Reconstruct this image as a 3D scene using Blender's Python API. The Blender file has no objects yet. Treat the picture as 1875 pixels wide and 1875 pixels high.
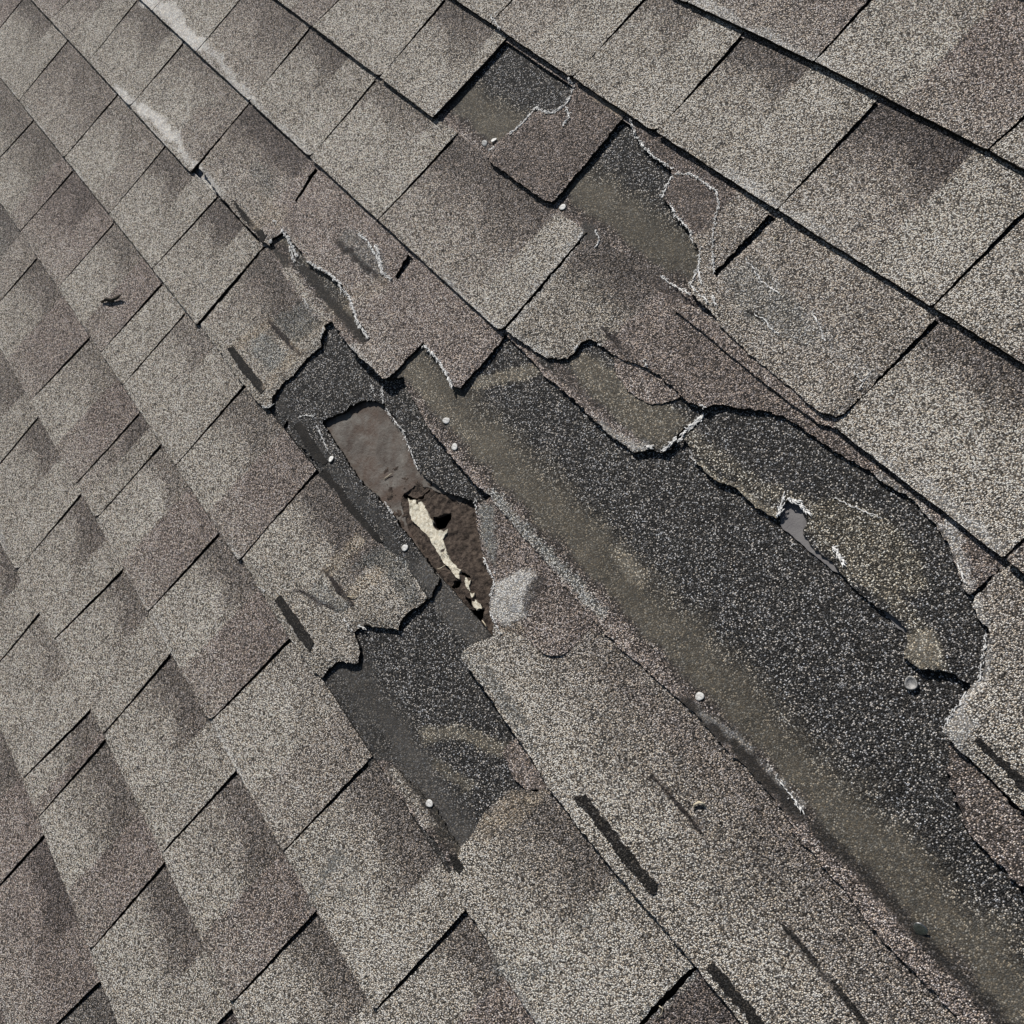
import bpy, math, random
import numpy as np
from mathutils import Matrix, Vector
from mathutils.geometry import delaunay_2d_cdt
R = math.radians
random.seed(7)
rng = np.random.default_rng(7)

# ------------------------------------------------------------------ camera, sky, sun, exposure
E_ = 0.143                      # shingle exposure, metres
FPX = 1692.16                   # focal length in photo pixels (photo is 1875 px square)
RV = np.array([0.0872115, 0.55442534, 0.76496398])
H = E_ / 0.16799858             # camera height above the roof plane
V0 = 0.5186889 * H              # upslope coordinate of course line 0
PITCH = 28.0                    # roof pitch, degrees
T = 0.0046                      # shingle thickness

def rotm(w):
    th = np.linalg.norm(w); k = w / th
    K = np.array([[0, -k[2], k[1]], [k[2], 0, -k[0]], [-k[1], k[0], 0]])
    return np.eye(3) + math.sin(th) * K + (1 - math.cos(th)) * K @ K
RM = rotm(RV)
ROOF = Matrix.Translation((0, 0, 4.0)) @ Matrix.Rotation(R(PITCH), 4, 'X')   # x along the courses, y up the slope

scene = bpy.context.scene
cam_d = bpy.data.cameras.new('camera'); cam = bpy.data.objects.new('camera', cam_d)
scene.collection.objects.link(cam); scene.camera = cam
cam_d.sensor_width = 36; cam_d.sensor_fit = 'HORIZONTAL'
cam_d.lens = 36 * FPX / 1875
cam_d.clip_start = 0.02; cam_d.clip_end = 500
cm = Matrix([list(RM[i]) + [0] for i in range(3)] + [[0, 0, 0, 1]])
cam.matrix_world = ROOF @ Matrix.Translation((0, 0, H)) @ cm

SUN_AZ = 27.0     # direction towards the sun in the roof plane, degrees from -x (down the course) towards +y (upslope)
SUN_EL = 36.0     # above the roof plane
s_loc = Vector((-math.cos(R(SUN_AZ)) * math.cos(R(SUN_EL)), math.sin(R(SUN_AZ)) * math.cos(R(SUN_EL)), math.sin(R(SUN_EL))))
s_dir = (ROOF.to_3x3() @ s_loc).normalized()
sun_d = bpy.data.lights.new('sun', 'SUN'); sun = bpy.data.objects.new('sun', sun_d)
scene.collection.objects.link(sun)
sun_d.energy = 4.8; sun_d.angle = R(0.5); sun_d.color = (1.0, 0.97, 0.93)
sun.rotation_mode = 'QUATERNION'; sun.rotation_quaternion = s_dir.to_track_quat('Z', 'Y')
world = bpy.data.worlds.new('World'); scene.world = world; world.use_nodes = True
wn = world.node_tree.nodes; wl = world.node_tree.links
sky = wn.new('ShaderNodeTexSky'); sky.sky_type = 'NISHITA'; sky.sun_disc = False
sky.sun_elevation = math.asin(s_dir.z); sky.sun_rotation = math.atan2(s_dir.x, s_dir.y)
bg = wn['Background']; bg.inputs['Strength'].default_value = 0.05
wl.new(sky.outputs[0], bg.inputs['Color'])
scene.view_settings.view_transform = 'Standard'; scene.view_settings.look = 'None'
scene.view_settings.exposure = 0.0; scene.view_settings.gamma = 1.0

# ------------------------------------------------------------------ photo pixels <-> roof coordinates
def unproj(px, z=0.0):
    px = np.atleast_2d(np.asarray(px, float))
    d = np.stack([(px[:, 0] - 937.5) / FPX, -(px[:, 1] - 937.5) / FPX, -np.ones(len(px))], 1) @ RM.T
    return d[:, :2] * ((H - z) / (-d[:, 2]))[:, None]
def proj(u, v, z=0.0):
    q = np.stack([u, v, np.zeros_like(u) + z - H], 1) @ RM
    return np.stack([937.5 + FPX * q[:, 0] / -q[:, 2], 937.5 - FPX * q[:, 1] / -q[:, 2]], 1)
def fr(c, v):                   # 0 at the top of course c's exposure, 1 at its butt edge
    return (V0 - c * E_ - v) / E_
def ztop(c, v):
    return T + T * fr(c, v)
def wpx(px, c, dz=0.0):
    p = unproj(px)
    for _ in range(3):
        z = ztop(c, p[:, 1]) + dz
        p = unproj_z(px, z)
    return p
def unproj_z(px, z):
    px = np.atleast_2d(np.asarray(px, float))
    d = np.stack([(px[:, 0] - 937.5) / FPX, -(px[:, 1] - 937.5) / FPX, -np.ones(len(px))], 1) @ RM.T
    return d[:, :2] * ((H - z) / (-d[:, 2]))[:, None]

LINES = {0: [(1245,0),(1365,58),(1497,110),(1607,182),(1810,273),(1875,312)],
 1: [(835,0),(930,65),(1145,210),(1430,385),(1720,575),(1875,667)],
 2: [(510,0),(572,50),(690,142),(792,213),(832,250),(1005,372),(1245,560),(1500,778),(1590,822),(1700,910),(1875,1055)],
 3: [(258,0),(338,74),(458,186),(590,308),(755,472),(920,600),(1070,750),(1160,828),(1725,1345),(1875,1482)],
 4: [(60,0),(123,73),(217,172),(302,263),(393,363),(477,453),(580,585),(700,692),(900,912),(1000,1032),(1100,1150),(1230,1270),(1450,1520),(1613,1715),(1763,1875)],
 5: [(3,143),(62,218),(133,310),(210,403),(297,517),(360,592),(443,705),(515,785),(850,1205),(1005,1440),(1270,1760)],
 6: [(3,370),(68,467),(167,625),(255,753),(295,813),(403,975),(530,1165),(583,1242),(675,1388),(853,1660),(925,1790),(985,1875)],
 7: [(57,733),(70,760),(148,903),(227,1040),(313,1195),(433,1407),(520,1557),(580,1663),(685,1850)],
 8: [(3,1000),(75,1117),(190,1347),(248,1470),(297,1560),(370,1717),(423,1840)],
 9: [(3,1330),(43,1425),(72,1495),(163,1733),(183,1793)]}
LV = {}
for i, pts in LINES.items():
    p = wpx(pts, i - 1)
    nominal = V0 - i * E_
    dv = np.clip(p[:, 1] - nominal, -.011, .011); k = np.polyfit(p[:, 0], dv, 2 if len(pts) > 4 else 1)
    g = np.linspace(p[:, 0].min(), p[:, 0].max(), 40); LV[i] = (g, np.polyval(k, g))
def vline(i, u):
    u = np.asarray(u, float)
    base = V0 - i * E_
    if i in LV: return base + np.interp(u, LV[i][0], LV[i][1])
    return base + 0 * u

# ------------------------------------------------------------------ materials
def mat(name):
    m = bpy.data.materials.new(name); m.use_nodes = True
    nt = m.node_tree; b = nt.nodes['Principled BSDF']
    return m, nt, b
def nd(nt, typ, **kw):
    n = nt.nodes.new(typ)
    for k, v in kw.items():
        setattr(n, k, v)
    return n
def math_(nt, op, a, b=None, clamp=False):
    n = nt.nodes.new('ShaderNodeMath'); n.operation = op; n.use_clamp = clamp
    for i, x in enumerate((a, b)):
        if x is None: continue
        if isinstance(x, (int, float)): n.inputs[i].default_value = x
        else: nt.links.new(x, n.inputs[i])
    return n.outputs[0]
def ramp(nt, fac, stops, interp='LINEAR'):
    n = nt.nodes.new('ShaderNodeValToRGB'); cr = n.color_ramp; cr.interpolation = interp
    while len(cr.elements) < len(stops): cr.elements.new(0.5)
    for e, (p, c) in zip(cr.elements, stops):
        e.position = p; e.color = (c, c, c, 1) if isinstance(c, (int, float)) else (*c, 1)
    nt.links.new(fac, n.inputs[0]); return n.outputs[0]
def vmul(nt, a, b):
    n = nt.nodes.new('ShaderNodeVectorMath'); n.operation = 'MULTIPLY'
    for i, x in enumerate((a, b)):
        if isinstance(x, tuple): n.inputs[i].default_value = x
        else: nt.links.new(x, n.inputs[i])
    return n.outputs[0]
def mixf(nt, f, a, b):
    n = nt.nodes.new('ShaderNodeMix'); n.data_type = 'FLOAT'
    for i, x in zip((0, 2, 3), (f, a, b)):
        if isinstance(x, (int, float)): n.inputs[i].default_value = x
        else: nt.links.new(x, n.inputs[i])
    return n.outputs[0]
def mixc(nt, f, a, b):
    n = nt.nodes.new('ShaderNodeMix'); n.data_type = 'RGBA'
    for i, x in zip((0, 6, 7), (f, a, b)):
        if isinstance(x, (int, float)): n.inputs[i].default_value = x
        elif isinstance(x, tuple): n.inputs[i].default_value = (*x, 1)
        else: nt.links.new(x, n.inputs[i])
    return n.outputs[2]
def coords(nt, off=(0, 0, 0)):
    t = nt.nodes.new('ShaderNodeTexCoord'); mp = nt.nodes.new('ShaderNodeMapping')
    mp.inputs['Location'].default_value = off
    nt.links.new(t.outputs['Object'], mp.inputs[0]); return mp.outputs[0]
def noise(nt, co, scale, detail=2.0, rough=.5):
    n = nt.nodes.new('ShaderNodeTexNoise'); n.inputs['Scale'].default_value = scale
    n.inputs['Detail'].default_value = detail; n.inputs['Roughness'].default_value = rough
    nt.links.new(co, n.inputs['Vector']); return n.outputs['Fac']

def granule_material():
    m, nt, b = mat('mineral_granules')
    co = coords(nt)
    tone = nd(nt, 'ShaderNodeAttribute', attribute_name='tone').outputs['Color']
    prm = nt.nodes.new('ShaderNodeSeparateColor')
    nt.links.new(nd(nt, 'ShaderNodeAttribute', attribute_name='prm').outputs['Color'], prm.inputs[0])
    grain, fleck = prm.outputs[0], prm.outputs[1]
    # slightly warped coordinates so that granules are irregular
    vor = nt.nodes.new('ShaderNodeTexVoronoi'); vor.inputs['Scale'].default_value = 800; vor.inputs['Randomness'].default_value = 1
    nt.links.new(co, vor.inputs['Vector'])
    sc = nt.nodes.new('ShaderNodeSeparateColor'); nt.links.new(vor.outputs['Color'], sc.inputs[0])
    vor2 = nt.nodes.new('ShaderNodeTexVoronoi'); vor2.inputs['Scale'].default_value = 1300
    nt.links.new(co, vor2.inputs['Vector'])
    sc2 = nt.nodes.new('ShaderNodeSeparateColor'); nt.links.new(vor2.outputs['Color'], sc2.inputs[0])
    r = sc.outputs[0]
    ft = math_(nt, 'MULTIPLY', ramp(nt, r, [(0, .05), (.18, .10), (.38, .27), (.68, .48), (.88, .78), (1, 1.0)]), 2.45)
    ft = math_(nt, 'MULTIPLY', ft, mixf(nt, sc2.outputs[0], .72, 1.28))
    ff = math_(nt, 'MULTIPLY', ramp(nt, r, [(0, .03), (.42, .06), (.64, .13), (.80, .32), (.92, .85), (1, 1.0)]), 11.0)
    f = mixf(nt, fleck, ft, ff)
    # granule gaps darkened in the colour: painted micro-shadow as well as black bitumen
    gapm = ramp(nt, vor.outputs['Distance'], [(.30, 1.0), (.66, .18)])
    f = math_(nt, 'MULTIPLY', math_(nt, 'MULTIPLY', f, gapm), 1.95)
    f = mixf(nt, grain, mixf(nt, sc2.outputs[1], .86, 1.14), f)
    # middle-sized mottling
    n1 = noise(nt, co, 150, 3, .6); n2 = noise(nt, co, 22, 3, .6)
    mot = math_(nt, 'MULTIPLY', ramp(nt, n1, [(.28, .72), (.72, 1.0)]), ramp(nt, n2, [(.28, .76), (.72, 1.0)]))
    f = math_(nt, 'MULTIPLY', f, math_(nt, 'MULTIPLY', mot, 1.27))
    tint = mixc(nt, sc.outputs[1], (1.10, 1.0, .87), (.93, .98, 1.06))
    col = vmul(nt, vmul(nt, tone, tint), f)
    cmn = nt.nodes.new('ShaderNodeVectorMath'); cmn.operation = 'MINIMUM'
    nt.links.new(col, cmn.inputs[0]); cmn.inputs[1].default_value = (.78, .76, .70)
    nt.links.new(cmn.outputs[0], b.inputs['Base Color'])
    b.inputs['Roughness'].default_value = .86
    b.inputs['Specular IOR Level'].default_value = .25
    hgt = math_(nt, 'SUBTRACT', math_(nt, 'MULTIPLY', sc.outputs[2], .55), vor.outputs['Distance'])
    hgt = math_(nt, 'MULTIPLY', hgt, mixf(nt, grain, .12, 1.0))
    hgt = math_(nt, 'ADD', hgt, math_(nt, 'MULTIPLY', n1, .6))
    bp = nt.nodes.new('ShaderNodeBump'); bp.inputs['Strength'].default_value = 1.0; bp.inputs['Distance'].default_value = .0011
    nt.links.new(hgt, bp.inputs['Height']); nt.links.new(bp.outputs[0], b.inputs['Normal'])
    return m
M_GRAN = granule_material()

def simple(name, c1, c2, scale, rough=.8, bump=0.0, bscale=400, metallic=0.0, crack=None, c3=None):
    m, nt, b = mat(name); co = coords(nt)
    n = noise(nt, co, scale, 6, .65)
    col = ramp(nt, n, [(.37, c1), (.62, c2)])
    if c3: col = mixc(nt, ramp(nt, noise(nt, co, 24, 5, .7), [(.46, 0.0), (.62, .85)]), col, c3)
    if crack:
        v = nt.nodes.new('ShaderNodeTexVoronoi'); v.feature = 'DISTANCE_TO_EDGE'; v.inputs['Scale'].default_value = crack
        mixv = nt.nodes.new('ShaderNodeVectorMath'); mixv.operation = 'ADD'
        nn = nt.nodes.new('ShaderNodeTexNoise'); nn.inputs['Scale'].default_value = crack * 1.4; nn.inputs['Detail'].default_value = 4
        nt.links.new(co, nn.inputs['Vector'])
        sv = nt.nodes.new('ShaderNodeVectorMath'); sv.operation = 'SCALE'; sv.inputs['Scale'].default_value = 1.1 / crack
        nt.links.new(nn.outputs['Color'], sv.inputs[0]); nt.links.new(co, mixv.inputs[0]); nt.links.new(sv.outputs[0], mixv.inputs[1])
        nt.links.new(mixv.outputs[0], v.inputs['Vector'])
        cr = ramp(nt, v.outputs['Distance'], [(0, .25), (.05, 1.0)])
        big = ramp(nt, noise(nt, co, crack * .6, 2), [(.45, 0.0), (.6, 1.0)])
        col = vmul(nt, col, mixf(nt, big, 1.0, cr))
    nt.links.new(col, b.inputs['Base Color'])
    b.inputs['Roughness'].default_value = rough; b.inputs['Metallic'].default_value = metallic
    if bump:
        bp = nt.nodes.new('ShaderNodeBump'); bp.inputs['Strength'].default_value = 1; bp.inputs['Distance'].default_value = bump
        nt.links.new(noise(nt, co, bscale, 5, .7), bp.inputs['Height']); nt.links.new(bp.outputs[0], b.inputs['Normal'])
    return m
M_FELT = simple('asphalt_felt', (.050, .034, .024), (.165, .150, .130), 32, .75, .0010, 320, c3=(.075, .045, .029))
M_GREY = simple('grey_underlayment', (.12, .11, .11), (.17, .16, .155), 60, .7, .0004, 400)
M_ROT = simple('rotten_wood', (.030, .019, .013), (.115, .085, .064), 210, .95, .0028, 420, crack=95)
M_CREAM = simple('bare_wood_fibre', (.50, .43, .31), (.82, .77, .63), 260, .8, .0010, 600, crack=85)
M_FIBRE = simple('glass_fibre', (.62, .60, .57), (.86, .85, .82), 300, .6)
M_ZINC = simple('galvanised_steel', (.40, .38, .35), (.80, .79, .75), 420, .6, .0006, 500)
M_OLD = simple('weathered_zinc', (.16, .155, .15), (.36, .35, .33), 500, .6, .0004, 600, metallic=.3)
M_STEEL = simple('dull_steel', (.20, .20, .20), (.40, .39, .38), 500, .35, .0002, 600, metallic=.8)
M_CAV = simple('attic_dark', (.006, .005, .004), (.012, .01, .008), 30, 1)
M_TWIG = simple('bark', (.02, .016, .012), (.09, .07, .05), 400, .9, .0006, 700)
M_STRAW = simple('dry_straw', (.45, .38, .26), (.65, .58, .44), 400, .8)

# ------------------------------------------------------------------ stains and wear that belong to the surfaces
LIGHT = np.array([.385, .349, .304]); BROWN = np.array([.208, .177, .160]); DARK = np.array([.092, .079, .074])
OLIVE = np.array([.100, .091, .074]); TAR = np.array([.036, .035, .034]); PALE = np.array([.50, .485, .46])
PINK = np.array([.33, .28, .222]); GREYB = np.array([.20, .205, .195]); BAR = np.array([.024, .022, .020]); SMOKE = np.array([.066, .063, .059])
def seg_d(p, a, b):
    a = np.array(a, float); b = np.array(b, float); ab = b - a
    t = np.clip(((p - a) @ ab) / max(ab @ ab, 1e-9), 0, 1)
    return np.linalg.norm(p - a - t[:, None] * ab, axis=1)
def poly_in(p, poly):
    x, y = p[:, 0], p[:, 1]; ins = np.zeros(len(p), bool); n = len(poly)
    for i in range(n):
        x1, y1 = poly[i]; x2, y2 = poly[(i + 1) % n]
        if y1 == y2: continue
        c = ((y1 > y) != (y2 > y)) & (x < (x2 - x1) * (y - y1) / (y2 - y1) + x1)
        ins ^= c
    return ins
def poly_sd(p, poly):
    d = np.full(len(p), 1e9)
    for i in range(len(poly)):
        d = np.minimum(d, seg_d(p, poly[i], poly[(i + 1) % len(poly)]))
    return np.where(poly_in(p, poly), -d, d)
def vnoise(p, s, seed=0):                       # cheap value noise in photo-pixel or metre space
    q = p * s + seed * 17.3; i = np.floor(q).astype(int); f = q - i; f = f * f * (3 - 2 * f)
    def h(a, b):
        n = (a * 374761393 + b * 668265263 + seed * 144665) & 0x7fffffff
        n = ((n ^ (n >> 13)) * 1274126177) & 0x7fffffff
        return (n ^ (n >> 16)) % 65536 / 65536.0
    a, b, c, d = h(i[:, 0], i[:, 1]), h(i[:, 0] + 1, i[:, 1]), h(i[:, 0], i[:, 1] + 1), h(i[:, 0] + 1, i[:, 1] + 1)
    return (a * (1 - f[:, 0]) + b * f[:, 0]) * (1 - f[:, 1]) + (c * (1 - f[:, 0]) + d * f[:, 0]) * f[:, 1]
# (kind, points, radius/feather px, colour, grain, fleck, strength)
ST = []
def pl(pts, r, col, s=.8, g=None, f=None, only=None): ST.append(('l', pts, r, col, g, f, s, only))
def pg(pts, r, col, s=.8, g=None, f=None, only=None): ST.append(('p', pts, r, col, g, f, s, only))
pl([(266,2),(300,14),(325,45),(345,68),(368,82)], 13, PALE*1.1, .95, .35); pl([(318,10),(330,40)], 9, PALE*1.1, .8, .4)
pl([(385,92),(402,108),(430,148),(462,182)], 8, PALE, .85, .5)
pl([(214,158),(242,190)], 8, PALE*1.1, .95, .4); pl([(258,198),(285,215),(312,250)], 11, PALE*1.2, .95, .3)
pl([(322,243),(334,278),(355,300)], 8, PALE*1.1, .9, .4); pl([(362,312),(402,350)], 9, PALE, .85, .4)
pg([(325,245),(370,190),(425,215),(385,285),(350,298)], 8, BROWN, .55, None, 0, 't')
pl([(470,168),(560,80)], 10, LIGHT, .4)
# row three wear
pl([(482,352),(500,392),(470,410)], 13, PINK, .5); pl([(517,385),(505,410)], 10, PINK, .45)
pl([(640,440),(690,490)], 24, GREYB*.8, .6, .8); pl([(620,445),(660,480),(705,520)], 5, DARK*.38, .95, .6)
pg([(770,1010),(800,1040),(850,1100),(905,1165),(860,1185),(800,1120),(760,1050)], 12, SMOKE*1.25, .85, .3, .15, 's')
pl([(620,1250),(680,1350),(760,1450),(810,1520)], 16, SMOKE*.9, .6, .4, .3, 's6')
pl([(1240,1330),(1400,1480),(1560,1640),(1700,1790)], 34, BROWN*.82, .45, None, None, 'r4'); pl([(1120,1230),(1230,1330)], 22, BROWN*.9, .4, None, None, 'r4')
pl([(1370,572),(1400,588)], 6, BAR*.5, .9, .5, 0, 't1'); pl([(1000,380),(1050,400),(1095,410)], 6, BROWN*.45, .8, .7, .2)
pg([(1068,405),(1095,415),(1088,440),(1062,432)], 4, SMOKE*.8, .9, .3, 0)
pl([(475,310),(490,345)], 16, GREYB, .4)
pl([(600,585),(650,540),(700,520)], 18, PINK, .3)
# row four wear
pg([(478,600),(528,655),(500,690),(455,640)], 6, GREYB*.95, .7, None, 0); pl([(437,632),(492,588)], 9, PINK, .8)
pl([(492,700),(548,645)], 12, PINK*.9, .7); pl([(540,625),(590,588)], 9, PINK, .75)
pg([(500,585),(560,545),(590,590),(545,630)], 8, GREYB*.6, .7)
pl([(490,585),(548,648)], 4, DARK*.45, .9, .5)
pl([(390,585),(420,570),(470,520)], 14, BROWN, .4)
# row five wear
pl([(600,1045),(655,990)], 12, PINK, .7); pl([(640,1088),(700,1042)], 13, PINK, .75)
pg([(640,1040),(690,1000),(745,1030),(770,1090),(750,1115),(700,1040)], 10, GREYB*.55, .75)
pl([(594,1042),(648,1110)], 4, DARK*.45, .9, .5); pl([(545,1078),(580,1100),(622,1118)], 6, DARK*.6, .8, .7)
pg([(585,1060),(640,1110),(625,1125),(560,1085)], 8, GREYB*.9, .55)
# strips above the course lines of the stripped area
pl([(512,475),(560,540),(598,578)], 10, LIGHT*.95, .85, 1, 0, 'big')
pl([(560,530),(610,590),(660,650)], 7, BROWN*.8, .6, 1, .2, 'big')
pg([(530,440),(560,480),(615,520),(640,560),(600,560),(545,500)], 5, TAR, .8, .9, .9, 'big')
pg([(543,488),(566,485),(610,545),(678,612),(664,632),(612,575)], 3, BAR*1.2, .95, .3, .2, 'big')
pg([(485,452),(505,448),(535,480),(518,495)], 4, BAR*1.3, .95, .4, .3, 'big')
# the big bare area
pl([(870,702),(935,690),(985,672)], 12, OLIVE*1.7, .75, .3, .2, 'big')
pl([(1130,1010),(1170,1060)], 16, OLIVE*2.0, .55, .5, .3, 'big')
pl([(760,680),(790,720),(860,800)], 16, OLIVE*1.5, .6, .5, .4, 'big')
pl([(1490,1512),(1570,1590),(1660,1690),(1720,1750),(1800,1830),(1875,1905)], 13, BAR*1.2, .95, .4, .3, 'big')
pl([(1250,1285),(1330,1350),(1400,1425),(1462,1492)], 17, BAR*1.1, .97, .3, .15, 'big')
pl([(1270,1292),(1330,1335),(1400,1395),(1470,1480)], 4, PALE*.6, .6, .6, 0, 'big')
pl([(1180,1185),(1250,1270)], 8, BROWN*1.1, .6, 1, 0, 'big')
pl([(900,905),(960,975),(1030,1045),(1100,1120)], 12, GREYB*1.5, .7, .9, 0, 'big')
pl([(790,790),(850,860),(880,895)], 10, BROWN*1.3, .7, .9, 0, 'big')
# torn sheet three
pl([(925,610),(1000,690),(1070,742),(1160,812)], 11, BROWN*1.3, .9, .9, 0, 's3'); pl([(1100,778),(1160,820),(1190,818)], 8, PALE*.7, .8, .4, 0, 's3')
pl([(1020,665),(1060,715),(1110,760)], 9, BROWN*.5, .7, .7, .2, 's3')
pg([(1035,645),(1080,650),(1270,770),(1210,820),(1160,795),(1060,700)], 14, OLIVE*1.25, .85, .35, .25, 's3')
pg([(1065,630),(1095,632),(1240,735),(1280,750),(1275,765),(1150,700)], 9, TAR*1.2, .8, 1, 1, 's3')
pl([(1268,850),(1310,882),(1345,895),(1385,928),(1425,948)], 11, OLIVE*2.2, .85, .4, .1, 's3')
pl([(1262,800),(1330,850),(1400,900),(1480,925)], 16, OLIVE*1.3, .55, .9, .5, 's3')
pg([(1480,925),(1530,910),(1620,945),(1680,1010),(1700,1080),(1620,1090),(1540,1030),(1475,970)], 18, OLIVE*1.15, .8, .95, .35, 's3')
pl([(1550,1040),(1640,1100),(1680,1150)], 14, OLIVE*1.6, .6, .9, .3, 's3')
pg([(1655,1160),(1710,1150),(1730,1225),(1685,1228),(1655,1200)], 9, OLIVE*2.0, .85, .4, .1, 's3')
# row two tabs
pl([(1110,610),(1150,650)], 7, BROWN*.45, .8, .7, 0, 't'); pg([(1165,500),(1215,508),(1290,560),(1300,590),(1240,560)], 6, DARK*.7, .75, .7, 0, 't')
pl([(935,612),(1000,652)], 8, PALE*.85, .7, .8, 0, 't'); pl([(1610,870),(1680,925),(1740,990)], 7, PALE*.75, .6, .6, 0, 't')
pl([(1740,960),(1775,1080),(1800,1150),(1805,1220),(1760,1290)], 12, PALE*.75, .7, .6, 0, 't')
pg([(1728,1330),(1760,1290),(1790,1330),(1762,1372)], 9, PALE*.75, .8, .5, 0, 't')
pl([(1690,880),(1760,945),(1830,1000)], 12, PALE*.8, .7, .6, 0, 't')
# row one
pg([(1060,160),(1075,165),(1148,208),(1138,216)], 3, PINK*.95, .9, .3, 0, 't')
pg([(1052,168),(1138,212),(1012,368),(900,298),(965,222),(1035,190)], 6, BROWN*.72, .85, 1, 0, 't')
pg([(1232,318),(1310,350),(1318,400),(1290,430),(1262,412),(1222,362)], 6, BROWN*.52, .8, .7, .1, 't')
pg([(1320,500),(1380,470),(1470,560),(1500,640),(1440,620),(1360,580)], 26, GREYB*.75, .6, .85, .1, 't')
pl([(1480,580),(1540,650),(1600,690)], 12, PALE*.6, .4, .8, 0, 't'); pl([(1290,560),(1330,590)], 9, LIGHT, .5)
pl([(1060,430),(1000,510),(940,590)], 10, PALE*.8, .55, .8, 0, 't')
# row four right, row five right
pg([(872,922),(905,925),(908,1050),(885,1000)], 7, GREYB*.9, .8, .6, 0, 't4r'); pg([(905,1068),(965,1038),(990,1060),(962,1130),(925,1150),(897,1120)], 9, PALE*.95, .9, .55, 0, 't4r')
pg([(978,1052),(1003,1042),(985,1095),(962,1125),(955,1105)], 6, DARK*.6, .85, .7, 0, 't4r')
pl([(918,1155),(955,1148)], 9, PINK*.8, .6, .8, 0, 't4r')
pl([(1193,1418),(1285,1522)], 4, DARK*.5, .75, .6, 0, 'r4'); pl([(1432,1692),(1500,1775),(1585,1875)], 4.5, DARK*.35, .9, .5, 0, 'r4')
pl([(875,1195),(905,1245),(935,1290),(965,1325)], 8, GREYB*.5, .75, .6, .2, 'r4'); pl([(850,1200),(920,1290),(985,1385)], 7, GREYB*1.1, .6, .9, 0, 'r4')
pl([(780,1345),(850,1340),(920,1375)], 14, OLIVE*1.6, .7, .35, .2, 's6'); pl([(800,1400),(860,1440)], 11, OLIVE*1.2, .6, .3, .2, 's6')
pg([(840,1530),(885,1495),(930,1450),(1000,1450),(960,1500),(880,1545)], 10, PINK*.75, .7, .8, 0, 't')
pg([(700,1395),(735,1400),(800,1480),(835,1540),(838,1560),(800,1530),(760,1470)], 6, BAR*1.5, .85, .6, .3, 's7')
pg([(705,1415),(722,1405),(775,1475),(800,1515),(775,1515)], 5, LIGHT*.8, .7, 1, 0, 's7')
pl([(590,1600),(630,1570),(650,1600),(625,1640)], 10, GREYB*.9, .5, .6); pl([(565,1660),(590,1610),(620,1560)], 9, GREYB*.7, .6, .6)
pl([(1060,1700),(1130,1630)], 7, GREYB*1.3, .5, .8); pl([(1180,1860),(1265,1780)], 10, GREYB*1.5, .5, .8)
pl([(915,1770),(960,1790),(1000,1770)], 16, GREYB*1.2, .5, .8)

def paint(tag, px, u, v, tone, grain, fleck):
    w = px + (np.stack([vnoise(px, .11, 3), vnoise(px, .11, 4)], 1) - .5) * 9 + (np.stack([vnoise(px, .35, 5), vnoise(px, .35, 6)], 1) - .5) * 5
    lo = px.min(0) - 40; hi = px.max(0) + 40
    for k, pts, r, col, g, f, s, only in ST:
        if only and not tag.startswith(only): continue
        a = np.array(pts)
        if (a.max(0) < lo).any() or (a.min(0) > hi).any(): continue
        if k == 'l':
            d = np.full(len(px), 1e9)
            for i in range(len(pts) - 1): d = np.minimum(d, seg_d(w, pts[i], pts[i + 1]))
            m = np.clip((1.2 - d / r) * 1.7, 0, 1)
        else:
            d = poly_sd(w, pts); m = np.clip(.5 - d / r, 0, 1)
        m = m * m * (3 - 2 * m) * s
        if not m.any(): continue
        tone += (col - tone) * m[:, None]
        if g is not None: grain += (g - grain) * m
        if f is not None: fleck += (f - fleck) * m
    return tone, grain, fleck

# ------------------------------------------------------------------ sheet builder
def resample(poly, step, amp, seed, closed=True):
    out = []; n = len(poly); rs = np.random.default_rng(seed)
    for i in range(n if closed else n - 1):
        a = np.array(poly[i], float); b = np.array(poly[(i + 1) % n], float)
        L = np.linalg.norm(b - a); k = max(1, int(L / step))
        for j in range(k): out.append(a + (b - a) * j / k)
    out = np.array(out)
    if amp > 0:
        m = len(out); o = np.zeros((m, 2))
        t = np.arange(m)
        for fqs, am in ((3, .5), (7, .6), (17, .5), (1.3 * 30, .35)):
            fq = fqs * m / 100
            fq = max(1, round(min(fq, m / 3)))
            ph = rs.uniform(0, 6.28, 2)
            o[:, 0] += am * np.sin(6.283 * fq * t / m + ph[0]); o[:, 1] += am * np.sin(6.283 * fq * t / m + ph[1])
        o += rs.normal(0, .75, (m, 2))
        out = out + o * amp
    return out
OBJ = []
def link(name, me, origin, parent=None):
    o = bpy.data.objects.new(name, me); scene.collection.objects.link(o)
    if parent is None: o.matrix_world = ROOF @ Matrix.Translation(origin)
    else: o.parent = parent
    return o
def tagit(o, label, cat, group=None, kind=None):
    if label: o['label'] = label
    if cat: o['category'] = cat
    if group: o['group'] = group
    if kind: o['kind'] = kind
    return o
def mesh_from(name, verts, faces, m, tone=None, prm=None, smooth=None):
    me = bpy.data.meshes.new(name); me.from_pydata([tuple(x) for x in verts], [], faces)
    me.materials.append(m)
    if tone is not None:
        a = me.color_attributes.new('tone', 'FLOAT_COLOR', 'POINT'); c = np.ones((len(verts), 4), np.float32); c[:, :3] = tone
        a.data.foreach_set('color', c.ravel())
        a = me.color_attributes.new('prm', 'FLOAT_COLOR', 'POINT'); c = np.ones((len(verts), 4), np.float32); c[:, :3] = prm
        a.data.foreach_set('color', c.ravel())
    if smooth is not None:
        me.polygons.foreach_set('use_smooth', smooth)
    me.update(); return me
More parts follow.
